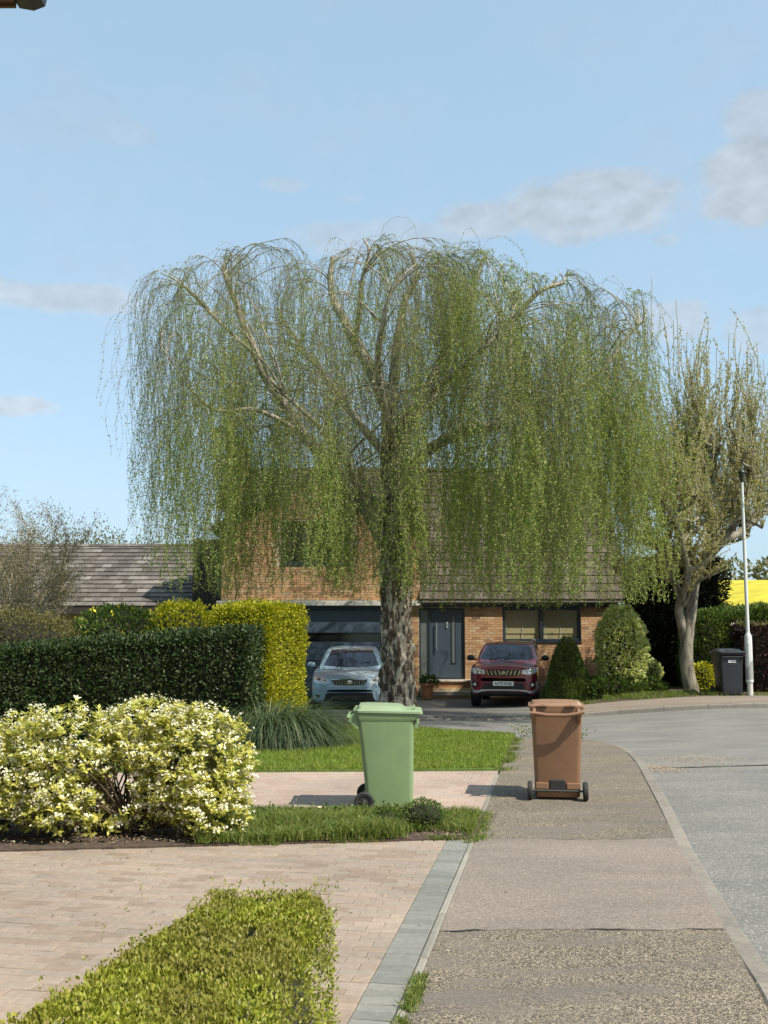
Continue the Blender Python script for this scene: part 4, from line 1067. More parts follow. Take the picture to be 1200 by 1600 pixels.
DA = dict(front=[
    ('headlight_pair', [(.50, .745), (.62, .795), (.74, .815), (.865, .80)], [(.47, .665), (.62, .645), (.76, .655), (.875, .70)], .010, 'lens'),
    ('grille', [(-.43, .735), (0, .75), (.43, .735)], [(-.36, .625), (0, .615), (.36, .625)], .008, 'grille'),
    ('lower_grille', [(-.52, .445), (0, .455), (.52, .445)], [(-.62, .245), (0, .225), (.62, .245)], .008, 'grille'),
    ('grille_bar', [(-.44, .762), (0, .775), (.44, .762)], [(-.43, .738), (0, .752), (.43, .738)], .02, 'chrome'),
    ('fog_light_pair', [(.70, .385), (.80, .40)], [(.71, .325), (.80, .335)], .008, 'grille'),
    ('bonnet_edge', [(-.5, .612), (0, .602), (.5, .612)], [(-.5, .594), (0, .584), (.5, .594)], .006, 'satin')],
    screen=([(-.53, 1.40), (-.3, 1.425), (0, 1.435), (.3, 1.425), (.53, 1.40)], [(-.70, 1.035), (-.35, 1.0), (0, .995), (.35, 1.0), (.70, 1.035)]),
    sides=[([(2.1, 1.27), (2.45, 1.39), (2.9, 1.40)], [(1.75, 1.02), (2.3, 1.02), (2.9, 1.03)]), ([(2.98, 1.40), (3.4, 1.39), (3.8, 1.30)], [(2.98, 1.03), (3.5, 1.04), (4.0, 1.06)])],
    wheels=(.98, 3.83), wr=.325, wx=.93, mirror=(1.02, 1.72, 1.04), mirror_mat='silver_blue', plate=(0, .515), text='EO69 FJM', wip=(1.42, 1.035))
car, bv, body, cab = make_car('parked_car', (-.82, 24.55, -.135), 0, 'silver blue hatchback parked in front of the grey garage door', 'car', SA, CA, MT['silver_blue'], MT['silver_blue'], DA)
mb = MB()
hy = lambda x, z: bv.ray_cast(Vector((x, -3, z)), Vector((0, 1, 0)))[0].y
for k in range(13):
    x = -.36 + k * .06; mb.box(x - .008, x + .008, hy(x, .68) - .02, hy(x, .68), .63, .735)
mb.build('grille_slats', MT['chrome'], car)
mb = MB()
for k in range(17):
    x = -.56 + k * .07; mb.box(x - .006, x + .006, hy(x, .35) - .02, hy(x, .35), .25, .44)
for z in (.30, .36): mb.box(-.55, .55, hy(.3, z) - .021, hy(.3, z) + .02, z - .006, z + .006)
mb.build('lower_grille_mesh', MT['hub'], car)
bm_ = MB().lathe([(.001, 0), (.075, 0), (.08, .012), (.001, .014)], 20, Matrix.Translation((0, hy(0, .69) - .018, .69)) @ Matrix.Rotation(R(90), 4, 'X') @ Matrix.Diagonal((1, .5, 1, 1)))
bm_.build('badge', MT['chrome'], car, smooth=True)
for s in (1, -1):
    mb = MB()
    for x, z, r in ((.60, .72, .045), (.74, .735, .052)):
        MB().lathe([(.001, 0), (r, 0), (r * 1.05, .012), (.001, .008)], 16, Matrix.Translation((s * x, hy(s * x, z) - .012, z)) @ Matrix.Rotation(R(90), 4, 'X')).build('lamp_reflector', MT['chrome'], car, smooth=True)
MB().tube([(0, 2.55, 1.48), (0, 2.72, 1.58)], .008, 6).build('aerial', MT['black_trim'], car)

SB = [(0, .62, .34, .60, .92, .965), (.06, .76, .27, .62, .95, .99), (.22, .845, .25, .64, .985, 1.025), (.55, .875, .25, .68, 1.02, 1.055), (1.05, .8875, .25, .7, 1.055, 1.09), (1.4, .8875, .25, .7, 1.065, 1.09),
      (2.4, .8875, .25, .72, 1.08, 1.09), (3.5, .88, .27, .74, 1.08, 1.09), (4.0, .83, .32, .74, 1.06, 1.08), (4.14, .72, .4, .7, .98, 1.0)]
CB2 = [(1.0, .74, 1.03, .70, 1.07), (1.2, .78, 1.06, .735, 1.17), (1.5, .81, 1.065, .69, 1.36), (1.8, .815, 1.07, .65, 1.52), (2.15, .82, 1.075, .62, 1.575), (2.9, .82, 1.08, .62, 1.575), (3.6, .81, 1.08, .60, 1.53), (3.95, .77, 1.07, .60, 1.36), (4.1, .72, 1.05, .62, 1.1)]
DB = dict(front=[
    ('headlight_pair', [(.47, .905), (.6, .935), (.76, .945), (.84, .93)], [(.46, .815), (.6, .80), (.74, .815), (.85, .865)], .012, 'lens'),
    ('grille', [(-.44, .905), (0, .915), (.44, .905)], [(-.40, .775), (0, .765), (.40, .775)], .010, 'grille'),
    ('grille_bar', [(-.44, .752), (0, .742), (.44, .752)], [(-.43, .715), (0, .705), (.43, .715)], .018, 'burgundy'),
    ('lower_grille', [(-.43, .69), (0, .685), (.43, .69)], [(-.55, .43), (0, .43), (.55, .43)], .010, 'grille'),
    ('fog_light_pair', [(.66, .60), (.72, .615), (.79, .60)], [(.66, .505), (.72, .49), (.79, .505)], .012, 'grille'),
    ('under_tray', [(-.62, .36), (0, .38), (.62, .36)], [(-.68, .27), (0, .265), (.68, .27)], .012, 'grille')],
    screen=([(-.55, 1.51), (-.3, 1.535), (0, 1.545), (.3, 1.535), (.55, 1.51)], [(-.69, 1.15), (-.35, 1.115), (0, 1.11), (.35, 1.115), (.69, 1.15)]),
    sides=[([(1.75, 1.40), (2.0, 1.50), (2.5, 1.505)], [(1.4, 1.14), (1.9, 1.135), (2.5, 1.135)]), ([(2.58, 1.505), (3.0, 1.50), (3.45, 1.45)], [(2.58, 1.135), (3.0, 1.14), (3.65, 1.16)])],
    wheels=(.83, 3.33), wr=.335, wx=.875, mirror=(.98, 1.42, 1.17), mirror_mat='black_trim', plate=(0, .575), text='AF73 KNL', wip=(1.08, 1.145))
suv, bv, body, cab = make_car('parked_car', (2.99, 25.95, -.125), R(-11.5), 'burgundy SUV parked by the front door with a pale bumper trim', 'car', SB, CB2, MT['burgundy'], MT['burgundy'], DB)
mb = MB()
for k in range(-4, 5):
    if k == 0: continue
    x = k * .098; sl = -.022 * (1 if k > 0 else -1)
    y = hy(x, .84) - .028
    mb.prism([(x - .016 - sl, .90), (x + .016 - sl, .90), (x + .016 + sl, .785), (x - .016 + sl, .785)], 'y', y, y + .03)
mb.build('grille_slats', MT['chrome'], suv)
MB().prism([(.055, .865), (.055, .83), (.02, .80), (-.055, .80), (-.055, .84), (-.02, .885), (.04, .885)], 'y', hy(0, .84) - .04, hy(0, .84)).build('badge', MT['chrome'], suv, bevel=.004)
for s in (1, -1):
    patch(bv, 'bumper_trim', [(s * x, z) for x, z in ((.40, .425), (.54, .42), (.64, .395), (.74, .405), (.80, .47))], [(s * x, z) for x, z in ((.40, .395), (.55, .375), (.65, .335), (.77, .34), (.85, .47))], .025, MT['satin'], suv, nr=3)
    patch(bv, 'bumper_trim', [(s * .795, .63), (s * .845, .63)], [(s * .795, .45), (s * .85, .45)], .022, MT['satin'], suv, nr=3, nc=6)
    mb = MB()
    for x, z, r in ((.57, .865, .04), (.68, .875, .045)):
        MB().lathe([(.001, 0), (r, 0), (r * 1.05, .012), (.001, .008)], 16, Matrix.Translation((s * x, hy(s * x, z) - .014, z)) @ Matrix.Rotation(R(90), 4, 'X')).build('lamp_reflector', MT['chrome'], suv, smooth=True)
    MB().lathe([(.001, 0), (.035, 0), (.038, .01), (.001, .008)], 14, Matrix.Translation((s * .72, hy(s * .72, .55) - .016, .55)) @ Matrix.Rotation(R(90), 4, 'X')).build('fog_lens', MT['lens'], suv, smooth=True)
    MB().tube([(s * .60, 1.95, 1.60), (s * .61, 2.1, 1.64), (s * .61, 3.4, 1.625), (s * .6, 3.55, 1.575)], .014, 8).build('roof_rail', MT['satin'], suv, smooth=True)
patch(bv, 'lower_lip', [(-.40, .425), (0, .43), (.40, .425)], [(-.40, .398), (0, .402), (.40, .398)], .024, MT['satin'], suv, nr=2)

# ================================================================== STREET AND GARDEN FURNITURE
LX, LY = 8.38, 23.75; LZ = g(LX, LY)
lamp = thing('street_lamp', (LX, LY, LZ), 'slim pale grey lamp post with a thicker base beside the black bin', 'street lamp')
MB().tube([(LX, LY, LZ), (LX, LY, LZ + .30)], .066, 16).build('base_sleeve', MT['fascia'], lamp, smooth=True, world=True)
MB().lathe([(.085, .30), (.085, 1.30), (.075, 1.36), (.05, 1.42)], 18, Matrix.Translation((LX, LY, LZ))).build('base', MT['lamp_paint'], lamp, smooth=True, world=True)
mb = MB()
pts = []
for k in range(9):
    a = R(-180 + k * 22.5); pts.append(a)
vs = []; 
for a in pts: vs.append((LX + .0865 * math.cos(a), LY + .0865 * math.sin(a), LZ + .36))
for k, a in enumerate(pts): vs.append((LX + .0865 * math.cos(a), LY + .0865 * math.sin(a), LZ + .58 + .30 * k / 8))
mb.add(vs, [(k, k + 1, k + 10, k + 9) for k in range(8)]).build('worn_patch', MT['lamp_patch'], lamp, smooth=True, world=True)
MB().box(LX - .035, LX + .035, LY - .092, LY - .08, LZ + .75, LZ + 1.2).build('access_door', MT['lamp_paint'], lamp, bevel=.004, world=True)
MB().tube([(LX, LY, LZ + 1.38), (LX, LY, LZ + 5.0)], [.044, .034], 14).build('pole', MT['lamp_paint'], lamp, smooth=True, world=True)
hd = MB().lathe([(.038, 4.92), (.045, 4.98), (.05, 5.02), (.07, 5.14), (.07, 5.16)], 16, Matrix.Translation((LX, LY, LZ))).build('lantern', MT['dark_glass'], lamp, smooth=True, world=True)
MB().lathe([(.09, 5.16), (.085, 5.18), (.04, 5.22), (.01, 5.23)], 16, Matrix.Translation((LX, LY, LZ))).build('lantern_cap', MT['black_trim'], hd, smooth=True, world=True)

pot = thing('flower_pot', (1.22, 29.36, g(1.2, 29.4)), 'terracotta pot on the doorstep at the left of the front door', 'flower pot')
MB().lathe([(.13, 0.0), (.19, .36), (.215, .37), (.22, .45), (.195, .45), (.18, .40), (.01, .39)], 22).build('pot', MT['terracotta'], pot, smooth=True)

# ================================================================== TREES
def fr(a, b, t): return a + (b - a) * t
def bark_tube(path, rad, n=26, sub=10, amp=.05, fs=7.0, zs=.45):
    """a trunk with a rough, ridged skin"""
    P = crom(np.array(path, float), sub); Rr = crom(np.array(rad, float)[:, None], sub)[:, 0]
    d = unit(np.gradient(P, axis=0)); ref = np.array([.05, 1, .02]); a = unit(np.cross(d, ref)); b = np.cross(d, a); V = []
    for i in range(len(P)):
        for k in range(n):
            t = 2 * math.pi * k / n; dv = a[i] * math.cos(t) + b[i] * math.sin(t); q = P[i] + dv * Rr[i]
            h = mnoise.noise(Vector((q[0] * fs, q[1] * fs, q[2] * fs * zs))) + .5 * mnoise.noise(Vector((q[0] * fs * 2.7, q[1] * fs * 2.7, q[2] * fs * zs * 2)))
            V.append(P[i] + dv * (Rr[i] + amp * (Rr[i] / rad[0]) * (abs(h) * 1.6 - .45)))
    F = [(i * n + k, i * n + (k + 1) % n, (i + 1) * n + (k + 1) % n, (i + 1) * n + k) for i in range(len(P) - 1) for k in range(n)]
    return V, F

# ---- the weeping birch
BY = 23.55
bx, bz = .30, g(.3, BY)
birch = thing('weeping_birch', (bx, BY, bz), 'huge weeping tree with rough pale-patched trunk and hanging green strands', 'tree')
def bp(px, py, dy=0): p = at(px, py, BY + dy); return np.array([p.x, p.y, p.z])
trunk_path = [np.array([bx, BY, bz - .15]), np.array([bx, BY, bz + .12]), bp(621, 1040), bp(619, 980), bp(620, 910), bp(617, 820), bp(614, 740), bp(610, 660), bp(608, 630)]
V, F = bark_tube(trunk_path, [.52, .42, .365, .35, .34, .30, .26, .22, .19], 56, 22, .12, 8.0, .32)
npmesh('trunk', V, F, MT['bark_birch'], birch, smooth=True)
limb_def = [
    ([bp(606, 860), bp(575, 800, -.1), bp(545, 765, -.3), bp(510, 715, -.5), bp(470, 675, -.7), bp(432, 612, -.9), bp(400, 555, -1), bp(378, 500, -1.1), bp(362, 450, -1.2), bp(352, 415, -1.2)], .19),
    ([bp(608, 640), bp(590, 600, .1), bp(570, 560, .2), bp(548, 520, .3), bp(528, 480, .5), bp(515, 440, .6), bp(520, 400, .6)], .19),
    ([bp(611, 650), bp(616, 590, .2), bp(622, 530, .5), bp(632, 470, .8), bp(650, 430, 1.0), bp(640, 395, 1.0)], .16),
    ([bp(555, 540, .2), bp(562, 480, -.2), bp(566, 430, -.5), bp(575, 390, -.6), bp(568, 372, -.6)], .07),
    ([bp(618, 760), bp(650, 722, -.2), bp(690, 690, -.5), bp(740, 672, -.8), bp(790, 655, -1), bp(800, 600, -1), bp(795, 550, -1.1), bp(800, 500, -1.1), bp(840, 460, -1.2), bp(880, 440, -1.2)], .15),
    ([bp(790, 655, -1), bp(840, 625, -1), bp(900, 608, -1.1), bp(950, 570, -1.2), bp(985, 520, -1.2), bp(1010, 500, -1.2)], .09),
    ([bp(618, 720), bp(650, 640, .6), bp(690, 560, 1.1), bp(720, 490, 1.5), bp(745, 430, 1.6), bp(760, 400, 1.6)], .13),
    ([bp(615, 700), bp(600, 640, -1.2), bp(590, 560, -2.2), bp(600, 500, -2.9), bp(615, 450, -3.2)], .12),
    ([bp(616, 700), bp(640, 640, -1.2), bp(700, 590, -2.3), bp(760, 540, -2.9), bp(800, 500, -3)], .12),
    ([bp(612, 720), bp(560, 660, 1.4), bp(510, 590, 2.6), bp(460, 530, 3.0), bp(430, 480, 3.1)], .12),
    ([bp(616, 700), bp(680, 620, 2.0), bp(760, 540, 3.0), bp(840, 500, 3.4)], .12),
    ([bp(470, 675, -.7), bp(400, 640, -1.3), bp(340, 640, -1.6), bp(290, 600, -1.6), bp(250, 540, -1.6)], .06),
    ([bp(400, 555, -1), bp(340, 500, -.6), bp(290, 450, -.5), bp(250, 428, -.4)], .05),
    ([bp(575, 800, -.1), bp(540, 720, -1.6), bp(480, 650, -2.6), bp(420, 590, -3.0)], .09),
]
limbs = []; lp_all = []
for pts, r in limb_def:
    P = crom(np.array(pts), 6)
    P = P + np.array([[mnoise.noise(Vector(p) * 1.3) * .10, mnoise.noise(Vector(p) * 1.3 + Vector((9, 0, 0))) * .10, mnoise.noise(Vector(p) * 1.3 + Vector((0, 7, 0))) * .08] for p in P]) * np.linspace(0, 1, len(P))[:, None]
    limbs.append((P, np.linspace(r, r * .28, len(P)))); lp_all.append(P[len(P) // 4:])
    V, F = tubes_np([P], [np.linspace(r, r * .28, len(P))], 9)
    npmesh('limb', V, F, MT['bark_limb'], birch, smooth=True)
lp_all = np.concatenate(lp_all)
TOPX = np.array([bp(x, y)[0] for x, y in ((188, 560), (205, 475), (250, 428), (300, 410), (350, 388), (420, 395), (480, 378), (580, 368), (640, 388), (700, 383), (760, 398), (810, 425), (870, 428), (930, 436), (990, 462), (1035, 520), (1068, 600))])
TOPZ = np.array([bp(x, y)[2] for x, y in ((188, 560), (205, 475), (250, 428), (300, 410), (350, 388), (420, 395), (480, 378), (580, 368), (640, 388), (700, 383), (760, 398), (810, 425), (870, 428), (930, 436), (990, 462), (1035, 520), (1068, 600))])
BOTX = np.array([bp(x, y)[0] for x, y in ((188, 700), (230, 845), (300, 900), (360, 935), (480, 912), (560, 930), (640, 940), (760, 935), (860, 938), (940, 940), (985, 935), (1012, 850), (1068, 700))])
BOTZ = np.array([bp(x, y)[2] for x, y in ((188, 700), (230, 845), (300, 900), (360, 935), (480, 912), (560, 930), (640, 940), (760, 935), (860, 938), (940, 940), (985, 935), (1012, 850), (1068, 700))])
X0, X1 = TOPX[0], TOPX[-1]; XC = bx
arcs, arcr = [], []; strands, strr = [], []
LC, LDn = [], []
def density(x, z):
    d = .52 + .44 * max(sm((x + .5) / 2.5), .42 * sm((6.2 - z) / 1.6))
    d *= .58 + .52 * sm((6.8 - z) / 2.4)
    d *= .42 + .95 * sm(.5 + 1.6 * mnoise.noise(Vector((x * 1.35, 3.1, z * .25))))                       # the right side leafs more densely
    d *= 1.0 - .25 * sm((z - 6.8) / 3.0)
    return d
def make_strand(p, hd, L_, zend):
    """a pendulous twig: it arches over and then hangs, swaying a little"""
    P = [p.copy()]; d = np.array([hd[0], hd[1], hd[2]]); st = .11; ph = rng.uniform(0, 6.28); w = rng.uniform(.03, .13)
    n = int(L_ / st)
    for k in range(n):
        d = d * .80 + np.array([math.cos(ph + k * .35) * w, math.sin(ph * 1.7 + k * .31) * w, -.24]) + rng.normal(size=3) * .045; d = d / np.linalg.norm(d)
        q = P[-1] + d * st
        if q[2] < zend: break
        P.append(q)
    return np.array(P)
NARC = 290
for k in range(NARC):
    s = rng.uniform(-1, 1); yo = s * 4.6
    e = math.sqrt(max(.02, 1 - s * s * .92))
    u = rng.beta(.98, .98); x0 = fr(X0 + .75, X1 - .75, u)
    if k % 9 == 0: x0 = rng.choice([X0 + rng.uniform(.5, 1.1), X1 - rng.uniform(.5, 1.2)])
    ztop = np.interp(x0, TOPX, TOPZ)
    x = XC + (x0 - XC) * (.35 + .65 * e); y = BY + yo
    shell = rng.random() < .52
    fz = rng.uniform(.95, 1.0) if shell else rng.uniform(.38, .95)
    zt = 3.6 + (ztop - 3.6) * fz * (.45 + .55 * e) - .2
    T = np.array([x, y, zt])
    dd = lp_all - T; dist = np.linalg.norm(dd * [1, 1, .8], axis=1) + np.where(lp_all[:, 2] > zt - .1, 3, 0)
    S = lp_all[np.argsort(dist)[rng.integers(0, 4)]]
    hv = T - S; h = np.array([hv[0], hv[1], 0]); hl_ = np.linalg.norm(h) + 1e-6; h = h / hl_
    ln = np.linalg.norm(hv)
    C1 = S + hv * .35 + np.array([0, 0, .28 * ln]); C2 = S + hv * .75 + np.array([0, 0, .16 * ln]);
    tt = np.linspace(0, 1, max(6, int(ln / .22)))[:, None]
    A = S * (1 - tt) ** 3 + 3 * C1 * tt * (1 - tt) ** 2 + 3 * C2 * tt ** 2 * (1 - tt) + T * tt ** 3
    A = A + np.array([[mnoise.noise(Vector(p) * 2.1) * .07, mnoise.noise(Vector(p) * 2.1 + Vector((5, 5, 0))) * .07, mnoise.noise(Vector(p) * 2.1 + Vector((0, 5, 5))) * .06] for p in A])
    cap = np.array([np.interp(XC + (p[0] - XC) / (.35 + .65 * e), TOPX, TOPZ) for p in A]); A[:, 2] = np.minimum(A[:, 2], np.maximum(cap - .12, S[2] - .1))
    arcs.append(A); arcr.append(np.linspace(min(.022, .009 + ln * .005), .005, len(A)))
    ns = rng.integers(10, 18)
    for q in range(ns):
        i = min(len(A) - 1, int(len(A) * (.52 + .48 * rng.random() ** .7)))
        p = A[i].copy(); dirv = A[min(i + 1, len(A) - 1)] - A[max(i - 1, 0)]; dirv = dirv / (np.linalg.norm(dirv) + 1e-6)
        hd = dirv * .75 + np.array([rng.normal() * .36, rng.normal() * .36, -.05 + rng.random() * .25])
        zb = np.interp(p[0], BOTX, BOTZ) - .1 + (0.0 if rng.random() < (.38 + .2 * sm(p[0])) else rng.exponential(.5 - .2 * sm(p[0] / 2))) + .25 * mnoise.noise(Vector((p[0] * 1.6, p[1] * 1.6, 0)))
        if p[2] - zb < .5: continue
        St = make_strand(p, hd / np.linalg.norm(hd), min(p[2] - zb + 1.2, rng.uniform(1.8, 7.5)), zb)
        if len(St) < 5 or St[:, 0].min() < X0 + .40 or St[:, 0].max() > X1 - .05: continue
        # stay inside the outline at the two ends
        strands.append(St); strr.append(np.linspace(.0036, .0018, len(St)))
        # side twiglets for body
        for _ in range(rng.integers(0, 3) if len(St) > 12 else 0):
            j = rng.integers(3, len(St) // 2); hd2 = np.array([rng.normal(), rng.normal(), .2]); hd2 /= np.linalg.norm(hd2)
            S2 = make_strand(St[j], hd2, rng.uniform(.7, 2.6), zb)
            if len(S2) > 4: strands.append(S2); strr.append(np.linspace(.003, .0018, len(S2)))
# short leafy shoots on the trunk and limbs
for q in range(260):
    p = (np.array(trunk_path[4]) * (1 - (t := rng.random())) + np.array(trunk_path[8]) * t) + np.array([rng.normal() * .25, -.3 - abs(rng.normal()) * .15, 0])
    St = make_strand(p, unit(np.array([[rng.normal(), -.6 + rng.normal() * .5, .5]]))[0], rng.uniform(.5, 1.6), 2.75)
    if len(St) > 4: strands.append(St); strr.append(np.linspace(.005, .003, len(St)))
for St in strands:
    L_ = len(St) * .11; m = int(L_ / .0188)
    u = np.sort(rng.random(m)) ** .9; i = u * (len(St) - 1); a = np.floor(i).astype(int); f = (i - a)[:, None]; b = np.minimum(a + 1, len(St) - 1)
    P = St[a] * (1 - f) + St[b] * f
    keep = rng.random(m) < np.array([density(p[0], p[2]) for p in P]) * (.35 + .65 * np.minimum(1, u * 3))
    P = P[keep]; n = len(P); P = P + rng.normal(size=(n, 3)) * .022
    if n: LC.append(P); LDn.append(unit(rvec(n) * .8 + np.array([0, 0, -.75])))
LC = np.concatenate(LC); LDn = np.concatenate(LDn)

tri_leaves('foliage', LC, LDn, rvec(len(LC)), rng.uniform(.026, .048, len(LC)), rng.uniform(.022, .037, len(LC)), MT['birch_leaf'], birch)
V, F = tubes_np(arcs, arcr, 5); npmesh('branches', V, F, MT['bark_limb'], birch, 'stuff', smooth=True)
V, F = tubes_np([np.r_[q[:-1:3], q[-1:]] for q in strands], [np.r_[q[:-1:3], q[-1:]] for q in strr], 3); npmesh('twigs', V, F, MT['twig_birch'], birch, 'stuff')
# bare pale strands in front of the trunk
pale = []
for pts in ([(622, 655), (616, 690), (628, 720), (612, 760), (617, 800), (608, 860), (606, 900)], [(648, 760), (651, 800), (650, 860), (652, 905)], [(650, 868), (664, 885)], [(546, 860), (556, 850), (590, 800)], [(705, 470), (712, 520), (716, 560), (725, 600)],
            [(560, 400), (548, 440), (540, 470), (552, 452)], [(540, 455), (530, 485)]):
    P = crom(np.array([bp(x, y, -.65) for x, y in pts]), 6); pale.append(P)
V, F = tubes_np(pale, [np.linspace(.022, .01, len(p)) for p in pale], 5); npmesh('bare_twigs', V, F, MT['bark_pale'], birch, 'stuff')

# ---- generic branching
def grow(out, p, d, L_, r, lev, P_, leafp):
    n = max(3, int(L_ / P_['step'])); pts = [p.copy()]; dv = d.copy()
    for k in range(n):
        dv = dv + rng.normal(size=3) * P_['wob'] + np.array([0, 0, P_['up'][lev]]); dv = dv / np.linalg.norm(dv)
        pts.append(pts[-1] + dv * (L_ / n))
    pts = np.array(pts); out[lev].append((pts, np.linspace(r, max(r * P_['taper'], .003), len(pts))))
    if lev >= P_['leaflev']: leafp.append(pts)
    if lev + 1 < P_['levels']:
        m = P_['kids'][lev] + rng.integers(-1, 2)
        for q in range(max(1, m)):
            u = P_['from'][lev] + (1 - P_['from'][lev]) * (q + rng.random()) / m; i = min(len(pts) - 2, int(u * (len(pts) - 1)))
            t = pts[i + 1] - pts[i]; t /= np.linalg.norm(t); o = np.cross(t, rvec(1)[0]); o /= np.linalg.norm(o) + 1e-9
            a = R(P_['ang'][lev] * rng.uniform(.6, 1.3)); nd_ = t * math.cos(a) + o * math.sin(a)
            grow(out, pts[i], nd_, L_ * P_['ratio'][lev] * rng.uniform(.65, 1.25), max(.004, np.interp(u, [0, 1], [r, r * P_['taper']]) * P_['rr']), lev + 1, P_, leafp)

# ---- the lopped tree at the right: knuckled limbs, a brush of upright young shoots
TX, TY = 7.40, 25.0; TZ = g(TX, TY)
lop = thing('lopped_tree', (TX, TY, TZ), 'lopped tree with knuckled grey limbs and upright young shoots beside the lamp post', 'tree')
def tp(px, py, dy=0): p = at(px, py, TY + dy); return np.array([p.x, p.y, p.z])
V, F = bark_tube([np.array([TX - .02, TY, TZ - .12]), np.array([TX, TY, TZ + .05]), tp(1073, 1040), tp(1074, 990), tp(1081, 945), tp(1087, 900)], [.25, .19, .165, .155, .13, .11], 20, 8, .03, 6)
npmesh('trunk', V, F, MT['bark_grey'], lop, smooth=True)
main = [([tp(1071, 1000), tp(1062, 960, -.1), tp(1060, 930, -.2), tp(1050, 900, -.3), tp(1030, 860, -.4), tp(1010, 842, -.5)], .12),
        ([tp(1087, 905), tp(1078, 860, .2), tp(1072, 820, .3), tp(1068, 780, .4), tp(1062, 740, .5)], .12),
        ([tp(1087, 905), tp(1105, 860), tp(1110, 815, -.1), tp(1104, 770, -.2), tp(1102, 720, -.2), tp(1106, 680, -.3)], .11),
        ([tp(1095, 885), tp(1125, 850, -.2), tp(1150, 815, -.4), tp(1170, 770, -.5), tp(1172, 735, -.6)], .10),
        ([tp(1105, 860), tp(1150, 835, .5), tp(1195, 800, 1), tp(1235, 760, 1.3), tp(1245, 700, 1.4)], .10),
        ([tp(1062, 950), tp(1075, 890, -1), tp(1060, 830, -1.6), tp(1040, 780, -2)], .09),
        ([tp(1087, 900), tp(1110, 860, 1.2), tp(1130, 800, 1.9), tp(1150, 740, 2.2)], .09)
        ]
knots, tw, twr, shp = [], [], [], []
for pts, r in main:
    P = crom(np.array(pts), 5); P += np.array([[mnoise.noise(Vector(p) * 2.5) * .07, mnoise.noise(Vector(p) * 2.5 + Vector((3, 0, 0))) * .07, 0] for p in P])
    rr = np.linspace(r, r * .5, len(P)); rr[-2:] *= 1.5
    V, F = tubes_np([P], [rr], 8); npmesh('limb', V, F, MT['bark_grey'], lop, smooth=True)
    for q in range(9):
        i = rng.integers(len(P) // 4, len(P)); d = unit(np.array([[rng.normal() * 1.0, rng.normal() * 1.0, .25 + rng.random() * .5]]))[0]
        n = rng.integers(5, 9); Q = [P[i]]
        for k in range(n):
            d = unit((d + rng.normal(size=3) * .38 + np.array([0, 0, .06]))[None])[0]; Q.append(Q[-1] + d * .17)
        Q = np.array(Q); tw.append(Q); rq = np.linspace(.045, .025, len(Q)); rq[-1] = .05; twr.append(rq); knots += list(Q[2:])
        if rng.random() < .4: knots += [Q[-1]] * 4
    knots += list(P[len(P) // 2:])
V, F = tubes_np(tw, twr, 6); npmesh('branches', V, F, MT['bark_grey'], lop, 'stuff', smooth=True)
sh, shr, bl = [], [], []
knots = np.array(knots)
for q in range(1500):
    p = knots[rng.integers(len(knots))]
    L_ = rng.uniform(.3, 1.0) + (rng.uniform(.4, 2.2) if p[2] > 4.2 and rng.random() < .5 else 0)
    d = unit(np.array([[rng.normal() * .35, rng.normal() * .35, 1.0]]))[0] if p[2] > 3.9 else unit(np.array([[rng.normal(), rng.normal(), .4]]))[0]
    n = max(4, int(L_ / .16)); Q = [p]
    for k in range(n):
        d = unit((d + rng.normal(size=3) * .10 + np.array([0, 0, .12]))[None])[0]; Q.append(Q[-1] + d * (L_ / n))
    Q = np.array(Q); sh.append(Q); shr.append(np.linspace(.010, .0045, len(Q)))
    m = int(L_ * 44 * (1.0 if p[2] < 5.5 else .8)); u = rng.random(m) * (len(Q) - 1.01); a = u.astype(int); f = (u - a)[:, None]
    if m: bl.append(Q[a] * (1 - f) + Q[a + 1] * f)
for px_, py_, hh in ((1018, 435, 1.9), (1033, 470, 1.5), (1056, 470, 1.9), (1052, 500, 1.4), (1105, 515, 1.7), (1120, 540, 1.6), (1140, 520, 1.7), (1158, 535, 1.5), (1165, 555, 1.4), (1090, 540, 1.6), (1178, 560, 1.3), (1192, 560, 1.4), (1148, 528, 1.6), (1040, 510, 1.5), (1072, 520, 1.5)):
    T = tp(px_, py_, rng.uniform(-.5, .8)); B = T + np.array([rng.normal() * .12, 0, -hh]); Q = np.linspace(B, T, 9) + rng.normal(size=(9, 3)) * .012
    sh.append(Q); shr.append(np.linspace(.014, .007, 9)); u = rng.random(26) * 5; a = u.astype(int); bl.append(Q[a])
V, F = tubes_np(sh, shr, 4); npmesh('young_shoots', V, F, MT['shoot'], lop, 'stuff')
bl = np.concatenate(bl); n = len(bl)
leaves('foliage', bl + rng.normal(size=(n, 3)) * .02, unit(rvec(n) + [0, 0, .5]), rvec(n), rng.uniform(.035, .075, n), rng.uniform(.022, .045, n), MT['bud_leaf'], lop)

